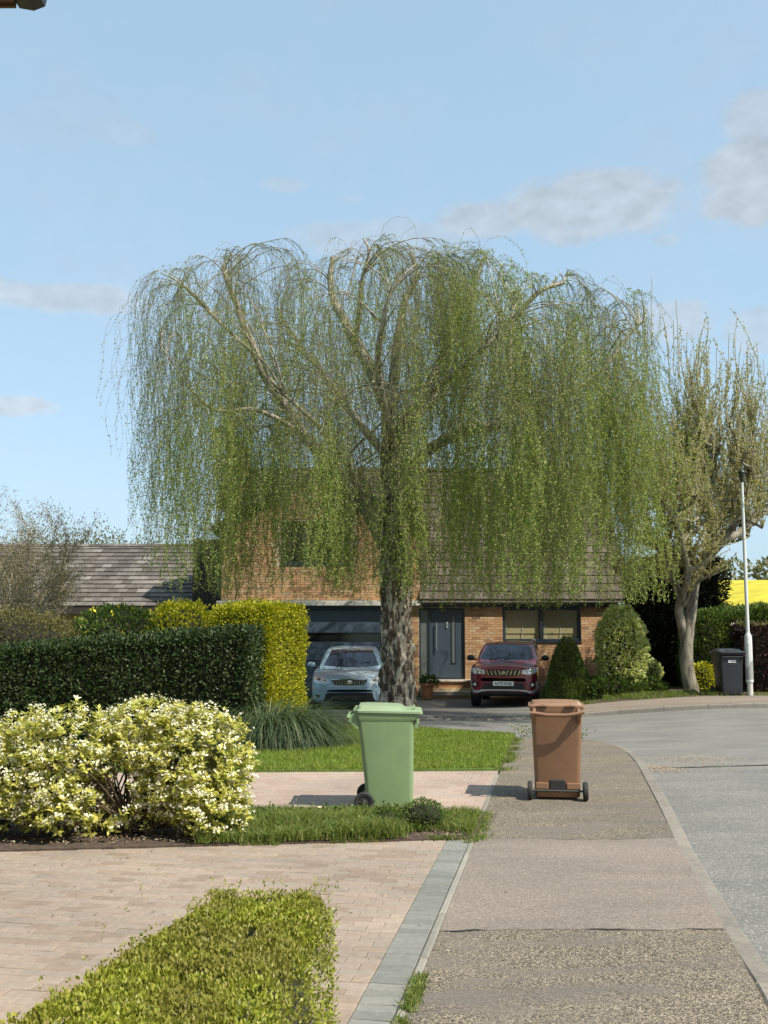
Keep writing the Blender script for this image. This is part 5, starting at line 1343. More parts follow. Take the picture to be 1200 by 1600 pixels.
# ---- bare brushwood trees at the left
def bare_tree(name, loc, label, P_, L_, r, bark, leafn, leafm, lean=(0, 0, 1), ls=(.03, .055), group=None):
    t = thing(name, loc, label, 'tree', group); out = [[] for _ in range(P_['levels'])]; lp = []
    grow(out, np.array(loc, float) + [0, 0, -.1], unit(np.array([lean], float))[0], L_, r, 0, P_, lp)
    for pts, rr in out[0]: V, F = tubes_np([pts], [rr], 9); npmesh('trunk', V, F, bark, t, smooth=True)
    for lev in range(1, P_['levels']):
        if out[lev]:
            V, F = tubes_np([o[0] for o in out[lev]], [o[1] for o in out[lev]], 5 if lev < 2 else 3)
            npmesh('branches' if lev < P_['levels'] - 1 else 'twigs', V, F, bark, t, 'stuff', smooth=lev < 2)
    if leafn and lp:
        A = np.concatenate([p[1:] for p in lp]); A = A[rng.integers(0, len(A), leafn)] + rng.normal(size=(leafn, 3)) * .05
        leaves('foliage', A, unit(rvec(leafn) + [0, 0, .3]), rvec(leafn), rng.uniform(*ls, leafn), rng.uniform(ls[0] * .6, ls[1] * .6, leafn), leafm, t)
    return t
PL = dict(levels=4, step=.16, wob=.14, up=[.02, .06, .05, .06], taper=.35, kids=[11, 10, 9], **{'from': [.12, .2, .15]}, ang=[55, 42, 35], ratio=[.75, .55, .55], rr=.55, leaflev=2)
bare_tree('bare_tree', (-9.7, 25.5, -.05), 'pale-limbed bare tree with hazy catkin twigs above the dark hedge at the left edge', PL, 2.9, .14, MT['bark_pale'], 30000, MT['left_leaf'], (.1, 0, 1))
PL2 = dict(levels=4, step=.2, wob=.09, up=[.03, .10, .12, .12], taper=.35, kids=[10, 10, 9], **{'from': [.15, .15, .15]}, ang=[48, 32, 26], ratio=[.72, .62, .55], rr=.5, leaflev=2)
bare_tree('bare_tree', (-12.2, 29.5, -.1), 'taller bare tree of upright reddish twigs behind the pale-limbed one', PL2, 3.3, .15, MT['bark_grey'], 26000, MT['left_leaf'], (.05, 0, 1))
bare_tree('bare_tree', (-11.6, 31.0, -.1), 'thin bare tree of upright twigs in front of the garage roof', PL2, 2.7, .12, MT['shoot'], 15000, MT['left_leaf'], (-.1, 0, 1))

# ---- far trees over the garage roof and along the hill
for k, (px_, py_, Y_, w_, lb) in enumerate(((145, 824, 75, 3.4, 'tallest of the hazy far trees above the garage roof, right of the bare brushwood'), (185, 838, 78, 2.8, 'hazy far tree in the middle of those above the garage roof ridge'),
                                           (232, 847, 80, 2.8, 'lowest hazy far tree, just showing over the garage ridge near the weeping strands'), (70, 826, 74, 4.2, 'broad far tree half hidden behind the bare brushwood trees'))):
    c = at(px_, py_, Y_); h = c.z + .3
    t = thing('far_tree', (c.x, Y_, -.3), lb, 'tree', 'far trees over the garage roof')
    MB().tube([(c.x, Y_, -.3), (c.x, Y_, h * .6)], [.25, .1], 6).build('trunk', MT['bark_grey'], t, world=True)
    P, Nn = scatter_ell((c.x, Y_, h * .62), (w_ * .8, w_ * .8, h * .38), 4200, .35, 1.2, .4)
    skin_leaves('crown', P, Nn, .20, .11, MT['far_wood'], t)
P, Nn = [], []
for k in range(60):
    x = 30 + k * 1.6 + rng.normal(); y = 168 + rng.normal() * 2; a, b = scatter_ell((x, y, 10.6 + rng.normal() * .25), (2.2, 2.0, 1.7 + .7 * rng.random()), 90, .3); P.append(a); Nn.append(b)
skin = np.concatenate(P); far_w = skin_leaves('far_wood', skin, np.concatenate(Nn), .9, .55, MT['far_wood'], None); far_w['kind'] = 'stuff'; far_w['label'] = 'band of far trees along the crest behind the yellow field'

# ================================================================== HEDGES AND SHRUBS
# dark clipped hedge across the left, its top climbing gently to the right
dh = thing('hedge', (-5.2, 17.3, 0), 'long dark green hedge with a trimmed flat top behind the white-flowered shrub', 'hedge', 'hedges')
def tilt(P): P[:, 2] += .075 * (P[:, 0] + 5.2) * np.clip(P[:, 2] / 1.6, 0, 1); return P
P, Nn = scatter_box(-9.2, -2.12, 16.5, 18.2, .0, 1.62, 62000, .16, 'yZX', lump=.09)
skin_leaves('foliage', tilt(P), Nn, .062, .032, MT['hedge_dark'], dh, .35, .6, .8)
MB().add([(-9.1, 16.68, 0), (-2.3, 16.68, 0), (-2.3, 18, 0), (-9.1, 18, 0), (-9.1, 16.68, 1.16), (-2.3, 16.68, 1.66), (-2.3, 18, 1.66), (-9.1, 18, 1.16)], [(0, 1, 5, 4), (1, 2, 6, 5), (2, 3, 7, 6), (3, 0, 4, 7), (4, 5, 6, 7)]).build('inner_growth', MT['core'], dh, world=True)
# golden hedge
gh = thing('hedge', (-2.5, 19.4, 0), 'bright yellow-green square hedge standing at the end of the dark hedge', 'hedge', 'hedges')
P, Nn = scatter_box(-1.5, 0, 0, 1.15, -.05, 2.30, 52000, .20, 'xyXYZ', lump=.09)
ca, sa = math.cos(R(-33)), math.sin(R(-33)); rot = np.array([[ca, sa, 0], [-sa, ca, 0], [0, 0, 1]])
P = P @ rot + np.array([-2.04, 18.5, 0]); Nn = Nn @ rot
skin_leaves('foliage', P, Nn, .05, .028, MT['hedge_gold'], gh, .5, .7, .7)
q_ = np.array([(x, y, z) for z in (0, 2.14) for x, y in ((-1.35, .15), (-.15, .15), (-.15, 1.0), (-1.35, 1.0))]) @ rot + np.array([-2.04, 18.5, 0])
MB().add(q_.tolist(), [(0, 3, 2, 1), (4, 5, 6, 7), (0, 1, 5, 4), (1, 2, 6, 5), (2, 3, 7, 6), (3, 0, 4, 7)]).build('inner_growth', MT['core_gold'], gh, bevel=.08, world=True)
# foreground box hedge: a clipped prism whose left side runs back at a slant
fh = thing('hedge', (-.6, 3.2, 0), 'small-leaved light green box hedge clipped low in the bottom left foreground', 'hedge', 'hedges')
FHP = [(-.22, 4.64), (-.76, 4.68), (-1.42, 1.9), (-.44, 1.9)]; FHZ = .70
def in_poly(x, y, poly):
    c = np.zeros(len(x), bool); j = len(poly) - 1
    for i in range(len(poly)):
        xi, yi = poly[i]; xj, yj = poly[j]
        c ^= ((yi > y) != (yj > y)) & (x < (xj - xi) * (y - yi) / (yj - yi + 1e-9) + xi); j = i
    return c
n = 135000; a = rng.random((n, 2)) * [1.25, 2.85] + [-1.45, 1.87]; k = in_poly(a[:, 0], a[:, 1], FHP); a = a[k]
top = np.c_[a, np.full(len(a), FHZ)]; topn = np.tile([0, 0, 1.0], (len(top), 1)); PP, NNs = [top], [topn]
for (p, q), m in zip(zip(FHP, FHP[1:] + FHP[:1]), (9000, 16000, 0, 17000)):
    u = rng.random(m); z = rng.random(m) * FHZ; d = np.array(q) - np.array(p); nn = np.array([d[1], -d[0]]) / np.linalg.norm(d)
    if nn @ (np.array(p) - np.array([-.6, 3.3])) < 0: nn = -nn
    PP.append(np.c_[np.array(p)[None] * (1 - u[:, None]) + np.array(q)[None] * u[:, None], z]); NNs.append(np.tile([nn[0], nn[1], 0], (m, 1)))
P = np.concatenate(PP); Nn = np.concatenate(NNs)
side = Nn[:, 0] > .9; P[side, 0] += (-.19 - P[side, 0]) * (1 - P[side, 2] / FHZ)
edge_d = np.minimum.reduce([np.abs((q[0] - p[0]) * (p[1] - P[:, 1]) - (p[0] - P[:, 0]) * (q[1] - p[1])) / math.dist(p, q) for p, q in zip(FHP, FHP[1:] + FHP[:1])])
P[:, 2] -= np.where(Nn[:, 2] > .5, .07 * np.clip(1 - edge_d / .09, 0, 1) ** 2, 0)
lum = np.array([hsh(p, 5.0) for p in P]) * .022 + np.array([hsh(p, 16.0) for p in P]) * .022
hole = np.array([mnoise.noise(Vector(p) * 8.5) + .5 * mnoise.noise(Vector(p) * 21) for p in P]); keep = hole < np.where(side, .02, .30) + rng.normal(size=len(P)) * .12; P, Nn, lum, side = P[keep], Nn[keep], lum[keep], side[keep]
P += Nn * (lum - np.abs(rng.normal(size=len(P))) * np.where(Nn[:, 0] > .9, .06, .026))[:, None]
skin_leaves('foliage', P, Nn, .0185, .0105, MT['box_leaf'], fh, .7, .5, .75)
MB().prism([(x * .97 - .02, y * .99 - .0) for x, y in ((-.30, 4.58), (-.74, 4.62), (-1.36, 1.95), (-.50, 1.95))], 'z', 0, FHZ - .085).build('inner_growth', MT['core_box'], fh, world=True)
# stray taller shoots on the hedge
tws, twl = [], []
for k in range(120):
    u = rng.random(); e = rng.integers(0, 3)
    x, y = (fr(-.34, -.215, u) - rng.random() * .03, fr(3.0, 4.64, u)) if e == 0 else ((fr(-.76, -.21, u), 4.66 + rng.normal() * .02) if e == 1 else (fr(-1.1, -.3, u), rng.uniform(3, 4.6)))
    b = np.array([x, y, FHZ - rng.random() * (.55 if e == 0 else .06)]); d = unit(np.array([[.55 if e == 0 else rng.normal() * .3, .35 if e == 1 else rng.normal() * .3, .8]]))[0]
    Q = [b]
    for q in range(4): d = unit((d + rng.normal(size=3) * .14)[None])[0]; Q.append(Q[-1] + d * rng.uniform(.008, .02))
    tws.append(np.array(Q)); twl += [Q[2], Q[3], Q[4], Q[3]]
V, F = tubes_np(tws, [np.linspace(.0016, .0008, len(q)) for q in tws], 3); npmesh('shoots', V, F, MT['shoot'], fh, 'stuff')
twl = np.array(twl); n = len(twl); leaves('shoot_leaves', twl + rng.normal(size=(n, 3)) * .003, unit(rvec(n) + [0, 0, .8]), rvec(n), rng.uniform(.010, .02, n), rng.uniform(.006, .01, n), MT['box_leaf'], fh)

# white-flowered shrub: three lobes of leafy rosettes on woody stems
ws = thing('flowering_shrub', (-2.15, 9.65, .03), 'yellow-green shrub covered in clusters of white flowers beside the drives', 'shrub')
LOBES = [((-2.86, 9.45, .64), (.76, .62, .52), 470), ((-1.72, 9.45, .62), (.54, .50, .54), 390), ((-2.18, 9.55, .90), (.44, .42, .30), 200), ((-3.3, 9.4, .52), (.55, .5, .5), 200), ((-1.56, 9.25, .28), (.40, .34, .28), 130), ((-2.75, 9.2, .30), (.6, .35, .28), 120), ((-2.2, 9.4, .40), (.42, .3, .32), 120)]
LP, LD, LN, LL, LWd, FP, FD = [], [], [], [], [], [], []; stems, stemr = [], []
basep = np.array([(-2.3 + rng.normal() * .2, 9.45 + rng.normal() * .1, .03) for _ in range(16)])
for c, r, m in LOBES:
    P, Nn = scatter_ell(c, r, m * 2, .22, 1.8, .16, .1)
    k = ~((P[:, 1] > c[1] + r[1] * .55)) & (P[:, 2] > .07); P, Nn = P[k], Nn[k]
    gap = np.hypot((P[:, 0] + 2.34) / .13, (P[:, 2] - .42) / .20) < 1; P, Nn = P[~gap], Nn[~gap]
    for p, nrm in zip(P, Nn):
        d0 = unit((nrm * .7 + np.array([0, 0, .75]) + rng.normal(size=3) * .25)[None])[0]
        nl = rng.integers(6, 11)
        for q in range(nl):
            t = q * 2.4 + rng.random(); o = np.cross(d0, [.3, .2, .93]); o = o / np.linalg.norm(o); o2 = np.cross(d0, o)
            ld_ = unit((d0 * rng.uniform(.15, .9) + (o * math.cos(t) + o2 * math.sin(t)))[None])[0]
            LP.append(p - d0 * rng.uniform(0, .07)); LD.append(ld_); LN.append(d0 + rng.normal(size=3) * .15); s_ = rng.uniform(.040, .078); LL.append(s_); LWd.append(s_ * rng.uniform(.36, .5))
        if rng.random() < .56:
            h = p + d0 * .025
            for q in range(rng.integers(6, 13)):
                fp = h + rng.normal(size=3) * np.array([.026, .026, .013]); ax = unit((d0 + rng.normal(size=3) * .5)[None])[0]
                FP.append(fp); FD.append(ax)
        if rng.random() < .06:
            b = basep[rng.integers(16)]; mid = b * .5 + p * .5 + np.array([0, 0, .06]) + rng.normal(size=3) * .05
            tt = np.linspace(0, 1, 8)[:, None]; stems.append(b * (1 - tt) ** 2 + 2 * mid * tt * (1 - tt) + (p - d0 * .03) * tt ** 2); stemr.append(np.linspace(.011, .0035, 8))
n = len(LP); leaves('foliage', np.array(LP), np.array(LD), np.array(LN), np.array(LL), np.array(LWd), MT['shrub_leaf'], ws, fold=.12)
# each floret: four petals
FP = np.array(FP); FD = np.array(FD); o = unit(np.cross(FD, rvec(len(FP)))); o2 = np.cross(FD, o)
C, D = [], []
for q in range(4): dd = o * math.cos(q * math.pi / 2) + o2 * math.sin(q * math.pi / 2); C.append(FP); D.append(dd + FD * .25)
leaves('flowers', np.concatenate(C), np.concatenate(D), np.tile(FD, (4, 1)), rng.uniform(.010, .016, len(FP) * 4), .011, MT['flower'], ws)
V, F = tubes_np(stems, stemr, 5); npmesh('stems', V, F, MT['twig_dark'], ws, 'stuff')
core_ell(ws, (-3.0, 9.65, .45), (.46, .3, .34), MT['core_gold'], .05); core_ell(ws, (-1.7, 9.65, .45), (.30, .26, .32), MT['core_gold'], .05)
# dark glossy plant at the left edge
gp = thing('leafy_plant', (-3.72, 9.35, .03), 'dark glossy-leaved plant at the left edge in front of the flowering shrub', 'plant')
P, Nn = scatter_ell((-3.72, 9.35, .36), (.42, .34, .38), 420, .25, 2, .2, .05)
skin_leaves('foliage', P, Nn, .11, .055, MT['hedge_dark'], gp, .2, .9, .5, .1)
core_ell(gp, (-3.8, 9.4, .26), (.24, .2, .26), MT['core'], .02)

def bush(name, c, r, n, ln, wd, mat, label, cat='shrub', core='core', lump=.18, up=.5, group=None, zmin=0, fl=None, flm=None, cf=.80):
    z0 = g(c[0], c[1]); t = thing(name, (c[0], c[1], z0), label, cat, group)
    P, Nn = scatter_ell(c, r, n, lump, 1.6, .10, z0 + zmin)
    skin_leaves('foliage', P, Nn, ln, wd, MT[mat], t, up)
    if core: core_ell(t, c, tuple(x * cf for x in r), MT[core], z0)
    if fl:
        i = rng.integers(0, len(P), fl); skin_leaves('flowers', P[i] + Nn[i] * .05, Nn[i], ln * 1.1, ln * .9, MT[flm], t, .6)
    return t
# sedge clump in front of the golden hedge
pg = thing('sedge_clump', (-1.75, 16.35, .02), 'shaggy blue-green clump of arching grass in front of the golden hedge', 'grass clump')
V, F, k = [], [], 0
for q in range(5200):
    a = rng.uniform(0, 2 * math.pi); rr = math.sqrt(rng.random()); b = np.array([-1.80 + .72 * rr * math.cos(a), 16.45 + .40 * rr * math.sin(a), .02])
    out = unit(np.array([[math.cos(a) * (.25 + rr) + rng.normal() * .35, math.sin(a) * (.25 + rr) + rng.normal() * .35, 0]]))[0]; L_ = rng.uniform(.75, 1.45); el0 = rng.uniform(.75, 1.25) if rng.random() < .8 else rng.uniform(1.1, 1.5)
    p = b; sd = np.cross(out, [0, 0, 1]); w = rng.uniform(.004, .008); nseg = 6; e = el0
    for s_ in range(nseg + 1):
        ww = w * (1 - s_ / nseg) ** .7 + .0006; V += [p + sd * ww, p - sd * ww]
        p = p + (out * math.cos(e) + np.array([0, 0, 1]) * math.sin(e)) * (L_ / nseg); e -= rng.uniform(.22, .52)
        if p[2] < .02: p[2] = .02
    F += [(k + 2 * s_, k + 2 * s_ + 1, k + 2 * s_ + 3, k + 2 * s_ + 2) for s_ in range(nseg)]; k += 2 * (nseg + 1)
npmesh('blades', V, F, MT['sedge'], pg, 'stuff')
core_ell(pg, (-1.75, 16.5, .16), (.55, .32, .22), MT['core'], .02)
# shrubs between the dark hedge and the garage
bush('shrub', (-7.1, 19.5, 1.35), (1.5, .8, .85), 15000, .055, .028, 'olive_leaf', 'dull olive-brown twiggy shrub rising behind the dark hedge', lump=.14)
bush('shrub', (-5.2, 20.2, 1.55), (.95, .7, .72), 8500, .07, .04, 'mid_leaf', 'green shrub with yellow flowers at its left behind the dark hedge', lump=.2, fl=150, flm='yellow_flower')
bush('shrub', (-4.05, 20.6, 1.62), (.75, .7, .74), 7000, .07, .042, 'hedge_gold', 'yellow-tipped shrub between the olive hedge top and the golden hedge', lump=.2)
bush('shrub', (-9.4, 20.8, 1.1), (1.3, .8, .95), 9000, .07, .035, 'mid_leaf', 'dark leafy shrub at the foot of the pale bare tree at the left edge', lump=.25)
# right side
dc = thing('dwarf_conifer', (4.50, 25.4, g(4.6, 25.4)), 'small pointed dark green conifer beside the burgundy SUV', 'conifer')
n = 19000; a = rng.uniform(0, 6.283, n); h = 1 - np.sqrt(rng.random(n)); zz = .03 + h * 1.58; rad = (.57 * (1 - h) ** .62 + .02) * (1 + .16 * np.sin(a * 7 + h * 9) * rng.random(n)) * (1 - np.abs(rng.normal(size=n)) * .07)
P = np.c_[4.50 + rad * np.cos(a), 25.4 + rad * np.sin(a), g(4.6, 25.4) + zz]; Nn = unit(np.c_[np.cos(a), np.sin(a), np.full(n, .45)])
skin_leaves('foliage', P, Nn, .075, .026, MT['conifer'], dc, .7, .6, .45)
MB().lathe([(.40, .02), (.38, .4), (.24, .95), (.02, 1.5)], 14, Matrix.Translation((4.5, 25.4, g(4.5, 25.4)))).build('inner_growth', MT['core'], dc, world=True)
bush('variegated_shrub', (5.82, 25.3, 1.28), (.62, .5, 1.08), 11000, .085, .046, 'vari_leaf', 'tall rounded shrub with pale yellow and white-edged leaves beside the house corner', lump=.16)
bush('leafy_shrub', (5.55, 25.1, .36), (.75, .35, .32), 4000, .085, .045, 'mid_leaf', 'low leafy green plants between the conifer and the pale variegated shrub', 'plant', lump=.28)
bush('leafy_shrub', (6.35, 25.3, .34), (.55, .3, .26), 2600, .09, .05, 'mid_leaf', 'low green plants under the right side of the variegated shrub', 'plant', lump=.3)
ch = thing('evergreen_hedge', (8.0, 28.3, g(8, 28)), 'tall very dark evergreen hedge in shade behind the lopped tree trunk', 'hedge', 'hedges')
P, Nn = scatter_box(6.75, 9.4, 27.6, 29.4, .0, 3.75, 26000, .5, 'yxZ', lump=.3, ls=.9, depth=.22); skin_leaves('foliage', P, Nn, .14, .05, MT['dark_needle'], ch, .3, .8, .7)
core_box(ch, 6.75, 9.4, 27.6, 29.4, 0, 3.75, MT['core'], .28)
gr_ = thing('green_hedge', (9.0, 26.3, g(9, 26)), 'loose mid green hedge behind the black bin', 'hedge', 'hedges')
P, Nn = scatter_box(7.75, 10.0, 25.9, 27.2, .1, 2.35, 22000, .35, 'yxXZ', lump=.22, ls=1.1); skin_leaves('foliage', P, Nn, .085, .04, MT['mid_leaf'], gr_, .4, .8, .7)
core_box(gr_, 7.75, 10.0, 25.9, 27.2, .1, 2.35, MT['core'], .22)
pu = thing('purple_hedge', (10.6, 25.0, g(10.6, 25)), 'dark purple-leaved hedge at the right edge behind the lamp post', 'hedge', 'hedges')
P, Nn = scatter_box(8.72, 12.5, 24.75, 26.0, .1, 1.95, 22000, .2, 'yxZ', lump=.14); skin_leaves('foliage', P, Nn, .075, .04, MT['purple_leaf'], pu, .4, .7, .7)
a, b = scatter_box(8.72, 12.5, 24.75, 26.0, .1, 1.99, 5000, .2, 'Z', lump=.14); skin_leaves('new_growth', a, b, .07, .035, MT['olive_leaf'], pu, .7, .7, .6)
core_box(pu, 8.72, 12.5, 24.75, 26.0, .1, 1.95, MT['core'], .16)
bush('small_shrub', (7.75, 25.2, .62), (.30, .24, .36), 1500, .075, .04, 'hedge_gold', 'little yellow-green shrub at the right of the lopped tree trunk', lump=.25)
bush('small_shrub', (6.62, 25.7, .72), (.26, .22, .30), 900, .085, .05, 'vari_leaf', 'little pale-leaved shrub in shade at the left of the lopped tree trunk', lump=.25)
bush('verge_shrub', (.36, 9.62, .14), (.20, .17, .14), 3000, .022, .011, 'conifer', 'low dark green cushion plant on the grass verge near the green bin', 'plant', lump=.2, cf=.75)
bush('verge_shrub', (.02, 9.62, .10), (.14, .14, .11), 1500, .03, .012, 'mid_leaf', 'leafy weed clump beside the dark cushion plant on the verge', 'plant', lump=.3, cf=.7)
z0 = g(1.2, 29.4)
pp = thing('pot_plant', (1.22, 29.36, z0 + .4), 'small green plant growing in the terracotta pot', 'plant')
P, Nn = scatter_ell((1.27, 29.36, z0 + .5), (.24, .2, .15), 420, .3, 2, .2, z0 + .41); skin_leaves('foliage', P, Nn, .09, .045, MT['mid_leaf'], pp, .5)

# ================================================================== GRASS, WEEDS, LITTER
def blades(name, P, hgt, wid, mat, lean=.35, kind='stuff', label=None):
    n = len(P); a = rng.uniform(0, 6.283, n); s = np.c_[np.cos(a), np.sin(a), np.zeros(n)]; l = np.c_[rng.normal(size=(n, 2)) * lean, np.ones(n)]
    h = hgt * rng.uniform(.55, 1.3, n); w = wid * rng.uniform(.7, 1.3, n); tip = P + l * h[:, None]; mid = P + l * np.array([.4, .4, 1]) * (h * .55)[:, None]
    V = np.stack([P - s * w[:, None] * .5, P + s * w[:, None] * .5, mid + s * w[:, None] * .35, tip, mid - s * w[:, None] * .35], 1).reshape(-1, 3)
    i = np.arange(n)[:, None] * 5
    if np.max(h) < .08:
        V = np.stack([P - s * w[:, None] * .5, P + s * w[:, None] * .5, tip], 1).reshape(-1, 3); me = npmesh(name, V, np.arange(n * 3).reshape(n, 3), mat, None, kind)
    else: me = npmesh(name, V, np.concatenate([i + [0, 1, 2], i + [0, 2, 4], i + [4, 2, 3]]), mat, None, kind)
    me['label'] = label or name; return me
def ground_pts(n, x0, x1, y0, y1, test, z=0):
    a = rng.random((n, 2)) * [x1 - x0, y1 - y0] + [x0, y0]; k = np.array([test(x, y) for x, y in a]); a = a[k]
    return np.c_[a, [g(x, y) + z for x, y in a]]
LFX, LFY = [-7.5, -1.2, .47, 1.2, 1.7, 2.22], [19.6, 19.43, 18.92, 18.46, 18.1, 17.78]
def in_lawn(x, y): return y > 13.42 + .055 * max(0, x + 1.6) and y < np.interp(x, LFX, LFY) and x < along(EDGE, y) - .0
P = ground_pts(150000, -3.4, 2.3, 13.4, 19.5, in_lawn, .025)
thinp = np.array([.45 + .55 * sm((along(EDGE, y) - x) / .5) * (1 if mnoise.noise(Vector((x * 1.2, y * 1.2, 0))) > -.35 else .6) for x, y, z in P])
P = P[rng.random(len(P)) < thinp]
blades('lawn_grass', P, .052, .013, MT['lawn'], .45, label='short bright green lawn grass between the paved drive and the side road')
def in_verge(x, y): return d1far(x) + .01 < y < 10.46 + .05 * mnoise.noise(Vector((x * 3, 0, 0))) and x < along(EDGE, y) - .03
P = ground_pts(62000, -1.6, .95, 8.6, 10.72, in_verge, .03)
soil = np.array([sm((math.hypot((x - .45) / .32, (y - 9.25) / .22) - .75) / .6) * (.55 if x > .35 else 1) for x, y, z in P]); P = P[rng.random(len(P)) < soil]
hh = np.array([.055 + .075 * max(0, min(1, .5 + 1.2 * mnoise.noise(Vector((x * 2.2, y * 2.2, 3))))) * (1 if x < .3 else .35) * (1 - .75 * sm((y - 9.7) / .5)) for x, y, z in P])
blades('verge_grass', P, hh, .0075, MT['verge'], .5, label='rough long grass on the verge between the two paved drives')
P = ground_pts(1500, -1.5, .2, 8.9, 10.5, in_verge, .03); n = len(P)
wd_ = leaves('verge_weeds', P + np.c_[rng.normal(size=(n, 2)) * .02, rng.random(n) * .09], unit(rvec(n) + [0, 0, .4]), rvec(n) + [0, 0, 1.2], rng.uniform(.03, .06, n), rng.uniform(.014, .026, n), MT['mid_leaf'], None); wd_['label'] = 'broad-leaved weeds among the verge grass'
# grass creeping over the edges of the paths
def fringe(name, pts, n, spread, hgt, mat, label):
    pl = np.array(pts, float); s = np.r_[0, np.cumsum(np.linalg.norm(np.diff(pl, axis=0), axis=1))]; u = rng.random(n) * s[-1]
    x = np.interp(u, s, pl[:, 0]) + rng.normal(size=n) * spread; y = np.interp(u, s, pl[:, 1]) + rng.normal(size=n) * spread
    k = np.array([mnoise.noise(Vector((a * 2.3, b * 2.3, 7))) > -.05 for a, b in zip(x, y)]); x, y = x[k], y[k]
    return blades(name, np.c_[x, y, [g(a, b) + .0 for a, b in zip(x, y)]], hgt, .008, mat, .55, label=label)
fringe('edge_weeds', [(.05, 4.8), (.2, 5.7)], 900, .022, .04, MT['verge'], 'tufts of grass along the edging stones by the near pavement')
fringe('edge_grass', [(along(EDGE, y) + .03, y) for y in (13.6, 15, 16.5, 17.6)], 4500, .06, .05, MT['verge'], 'thin dry grass straggling from the lawn over the pavement')
fringe('edge_grass', [(2.2, 17.78), (1.7, 18.08), (1.2, 18.45), (.47, 18.92), (-1.2, 19.43)], 4200, .035, .07, MT['verge'], 'long grass along the kerbless lawn edge by the side road')
fringe('edge_grass', [(along(EDGE, 8.9), 8.95), (along(EDGE, 9.4) + .02, 9.4), (along(EDGE, 10.5), 10.5)], 1300, .04, .04, MT['verge'], 'dry weeds at the corner of the verge beside the pavement')
fringe('bed_grass', [(4.3, 23.8), (8.4, 23.86), (10.2, 23.8), (12, 23.8)], 3500, .09, .08, MT['verge'], 'grass along the back of the far pavement')
fringe('bed_grass', [(5.2, 24.4), (7.8, 24.4)], 5000, .3, .10, MT['verge'], 'grass at the foot of the lopped tree')
fringe('verge_edge_grass', [(x, d1far(x) + .03) for x in (-1.2, 0, .7)], 1500, .02, .05, MT['verge'], 'grass hanging over the edge of the near drive')
for k, (x, y, s_, lb) in enumerate(((2.35, 17.62, .16, 'straggly weed tuft at the end of the pavement left of the brown bin'), (2.62, 17.55, .13, 'low weed tuft at the end of the pavement behind the brown bin'), (3.22, 17.3, .12, 'small weed tuft on the pavement corner right of the brown bin'), (.46, 18.85, .20, 'single tall weed stalk on the far lawn edge'))):
    t = thing('weed_tuft', (x, y, g(x, y)), lb, 'weed', 'weeds along the pavement end')
    n = 70 if k < 3 else 24; Q = np.c_[x + rng.normal(size=n) * (s_ * .7 if k < 3 else .015), y + rng.normal(size=n) * s_ * .4, g(x, y) + rng.random(n) * s_ * 1.3]
    leaves('foliage', Q, unit(rvec(n) + [0, 0, .5]), rvec(n), rng.uniform(.03, .06, n), .022, MT['mid_leaf'] if k < 3 else MT['olive_leaf'], t)
    V, F = tubes_np([np.array([[x + rng.normal() * s_ * .3, y, g(x, y)], [x + rng.normal() * s_ * .4, y, g(x, y) + s_ * .7], [x + rng.normal() * s_ * .6, y, g(x, y) + s_ * 1.4]]) for _ in range(8 if k < 3 else 2)], [.004] * (8 if k < 3 else 2), 3); npmesh('stems', V, F, MT['shoot'], t, 'stuff')
# grit washed onto the side road, and litter
def grit(name, cx, cy, rx, ry, n, size, mat, label, zoff):
    P = np.c_[cx + rng.normal(size=n) * rx, cy + rng.normal(size=n) * ry]; P = np.c_[P, [g(x, y) + zoff for x, y in P]]
    s = size * rng.uniform(.5, 1.5, n)[:, None, None]; T = np.array([[1, 0, 0], [-.5, .87, 0], [-.5, -.87, 0], [0, 0, .8]])[None] + rng.normal(size=(n, 4, 3)) * .25
    V = (P[:, None, :] + T * s).reshape(-1, 3); i = np.arange(n)[:, None] * 4
    o = npmesh(name, V, np.concatenate([i + [0, 1, 3], i + [1, 2, 3], i + [2, 0, 3]]), mat, None, 'stuff'); o['label'] = label; return o
gritm = brickmat('grit', [(0, (.22, .17, .12)), (.5, (.30, .24, .175)), (1, (.38, .33, .26))], .2, 40)
grit('road_grit', 4.55, 15.35, .42, .36, 1500, .008, gritm, 'sandy grit washed onto the side road by the pavement corner', -.094)
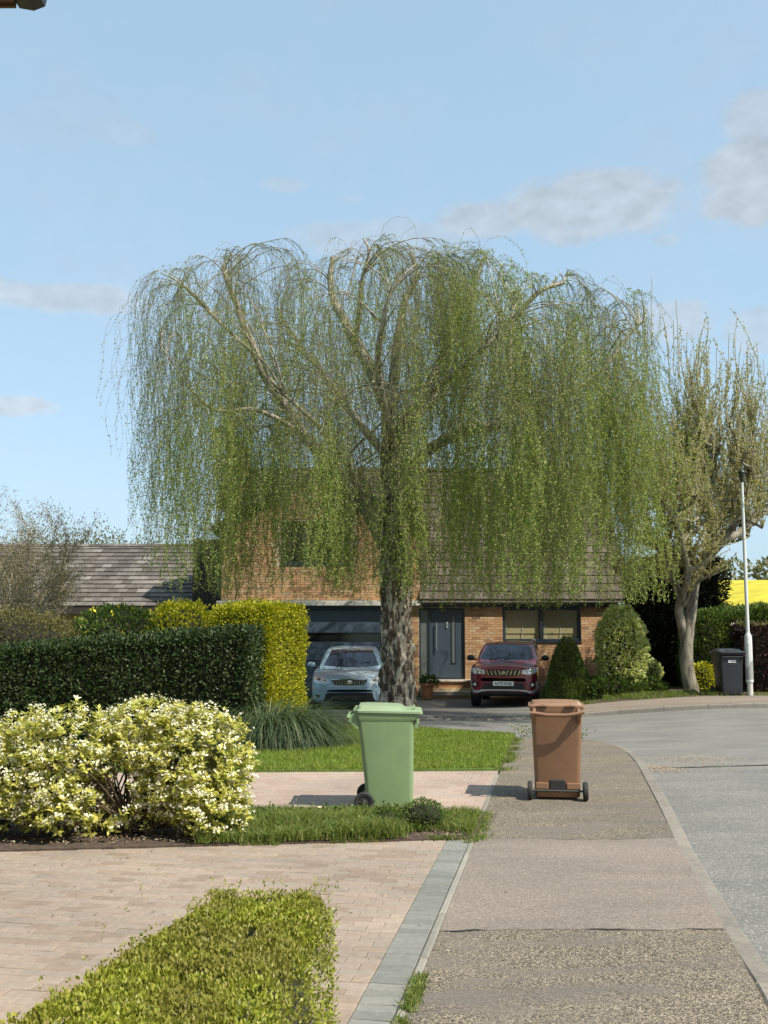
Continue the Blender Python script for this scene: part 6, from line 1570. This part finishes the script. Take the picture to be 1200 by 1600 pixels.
grit('road_grit', 3.85, 14.5, .16, .22, 900, .009, gritm, 'grit gathered in the channel by the kerb corner', -.094)
litm = brickmat('dry_litter', [(0, (.10, .065, .035)), (.6, (.22, .15, .08)), (1, (.45, .4, .3))], .2, 40)
for nm, cx, cy, rx, ry, n, lb in (('leaf_litter', -2.4, 9.3, .7, .22, 1500, 'dry brown litter on the soil under the flowering shrub'), ('leaf_litter', .5, 9.22, .22, .12, 240, 'dead leaves and bare soil on the verge end'), ('drive_specks', -1.2, 7.4, 1.6, .9, 130, 'specks of dark litter on the near drive')):
    P = np.c_[cx + rng.normal(size=n) * rx, cy + rng.normal(size=n) * ry]
    if nm == 'leaf_litter': P = P[P[:, 1] > [d1far(x) + .03 for x in P[:, 0]]]
    m = len(P); z = .04 if nm == 'leaf_litter' else .006
    o = leaves(nm, np.c_[P, np.full(m, z) + rng.random(m) * .008], np.c_[rng.normal(size=(m, 2)), rng.normal(size=m) * .15], np.tile([0, 0, 1.0], (m, 1)) + rng.normal(size=(m, 3)) * .3, rng.uniform(.012, .04, m), rng.uniform(.008, .022, m), litm, None); o['label'] = lb
for k, (px_, py_, lb) in enumerate(((420, 1284, 'white flower in the grass close by the right foot of the flowering shrub'), (500, 1262, 'white flower at the back of the verge left of the green bin'),
                                    (600, 1290, 'white flower at the left of the low dark cushion plant'), (560, 1280, 'white flower in the grass in front of the green bin wheel'))):
    c = at(px_, py_, 9.9 + .1 * (k % 3)); n = 5; a = np.arange(n) * 1.2566
    fl = leaves('daisy', np.tile([c.x, c.y, c.z], (n, 1)), np.c_[np.cos(a), np.sin(a) - .3, np.full(n, .5)], np.tile([0, -.6, 1.0], (n, 1)), .026, .02, MT['flower'], None, None)
    V, F = tubes_np([np.array([[c.x, c.y, .03], [c.x + .004, c.y, c.z * .5], [c.x, c.y, c.z]])], [.0022], 4)
    fl.data.materials.append(MT['lawn']); fl['label'] = lb; fl['category'] = 'flower'; fl['group'] = 'white flowers in the verge grass'
    npmesh('stalk', V, F, MT['lawn'], fl, world=False)
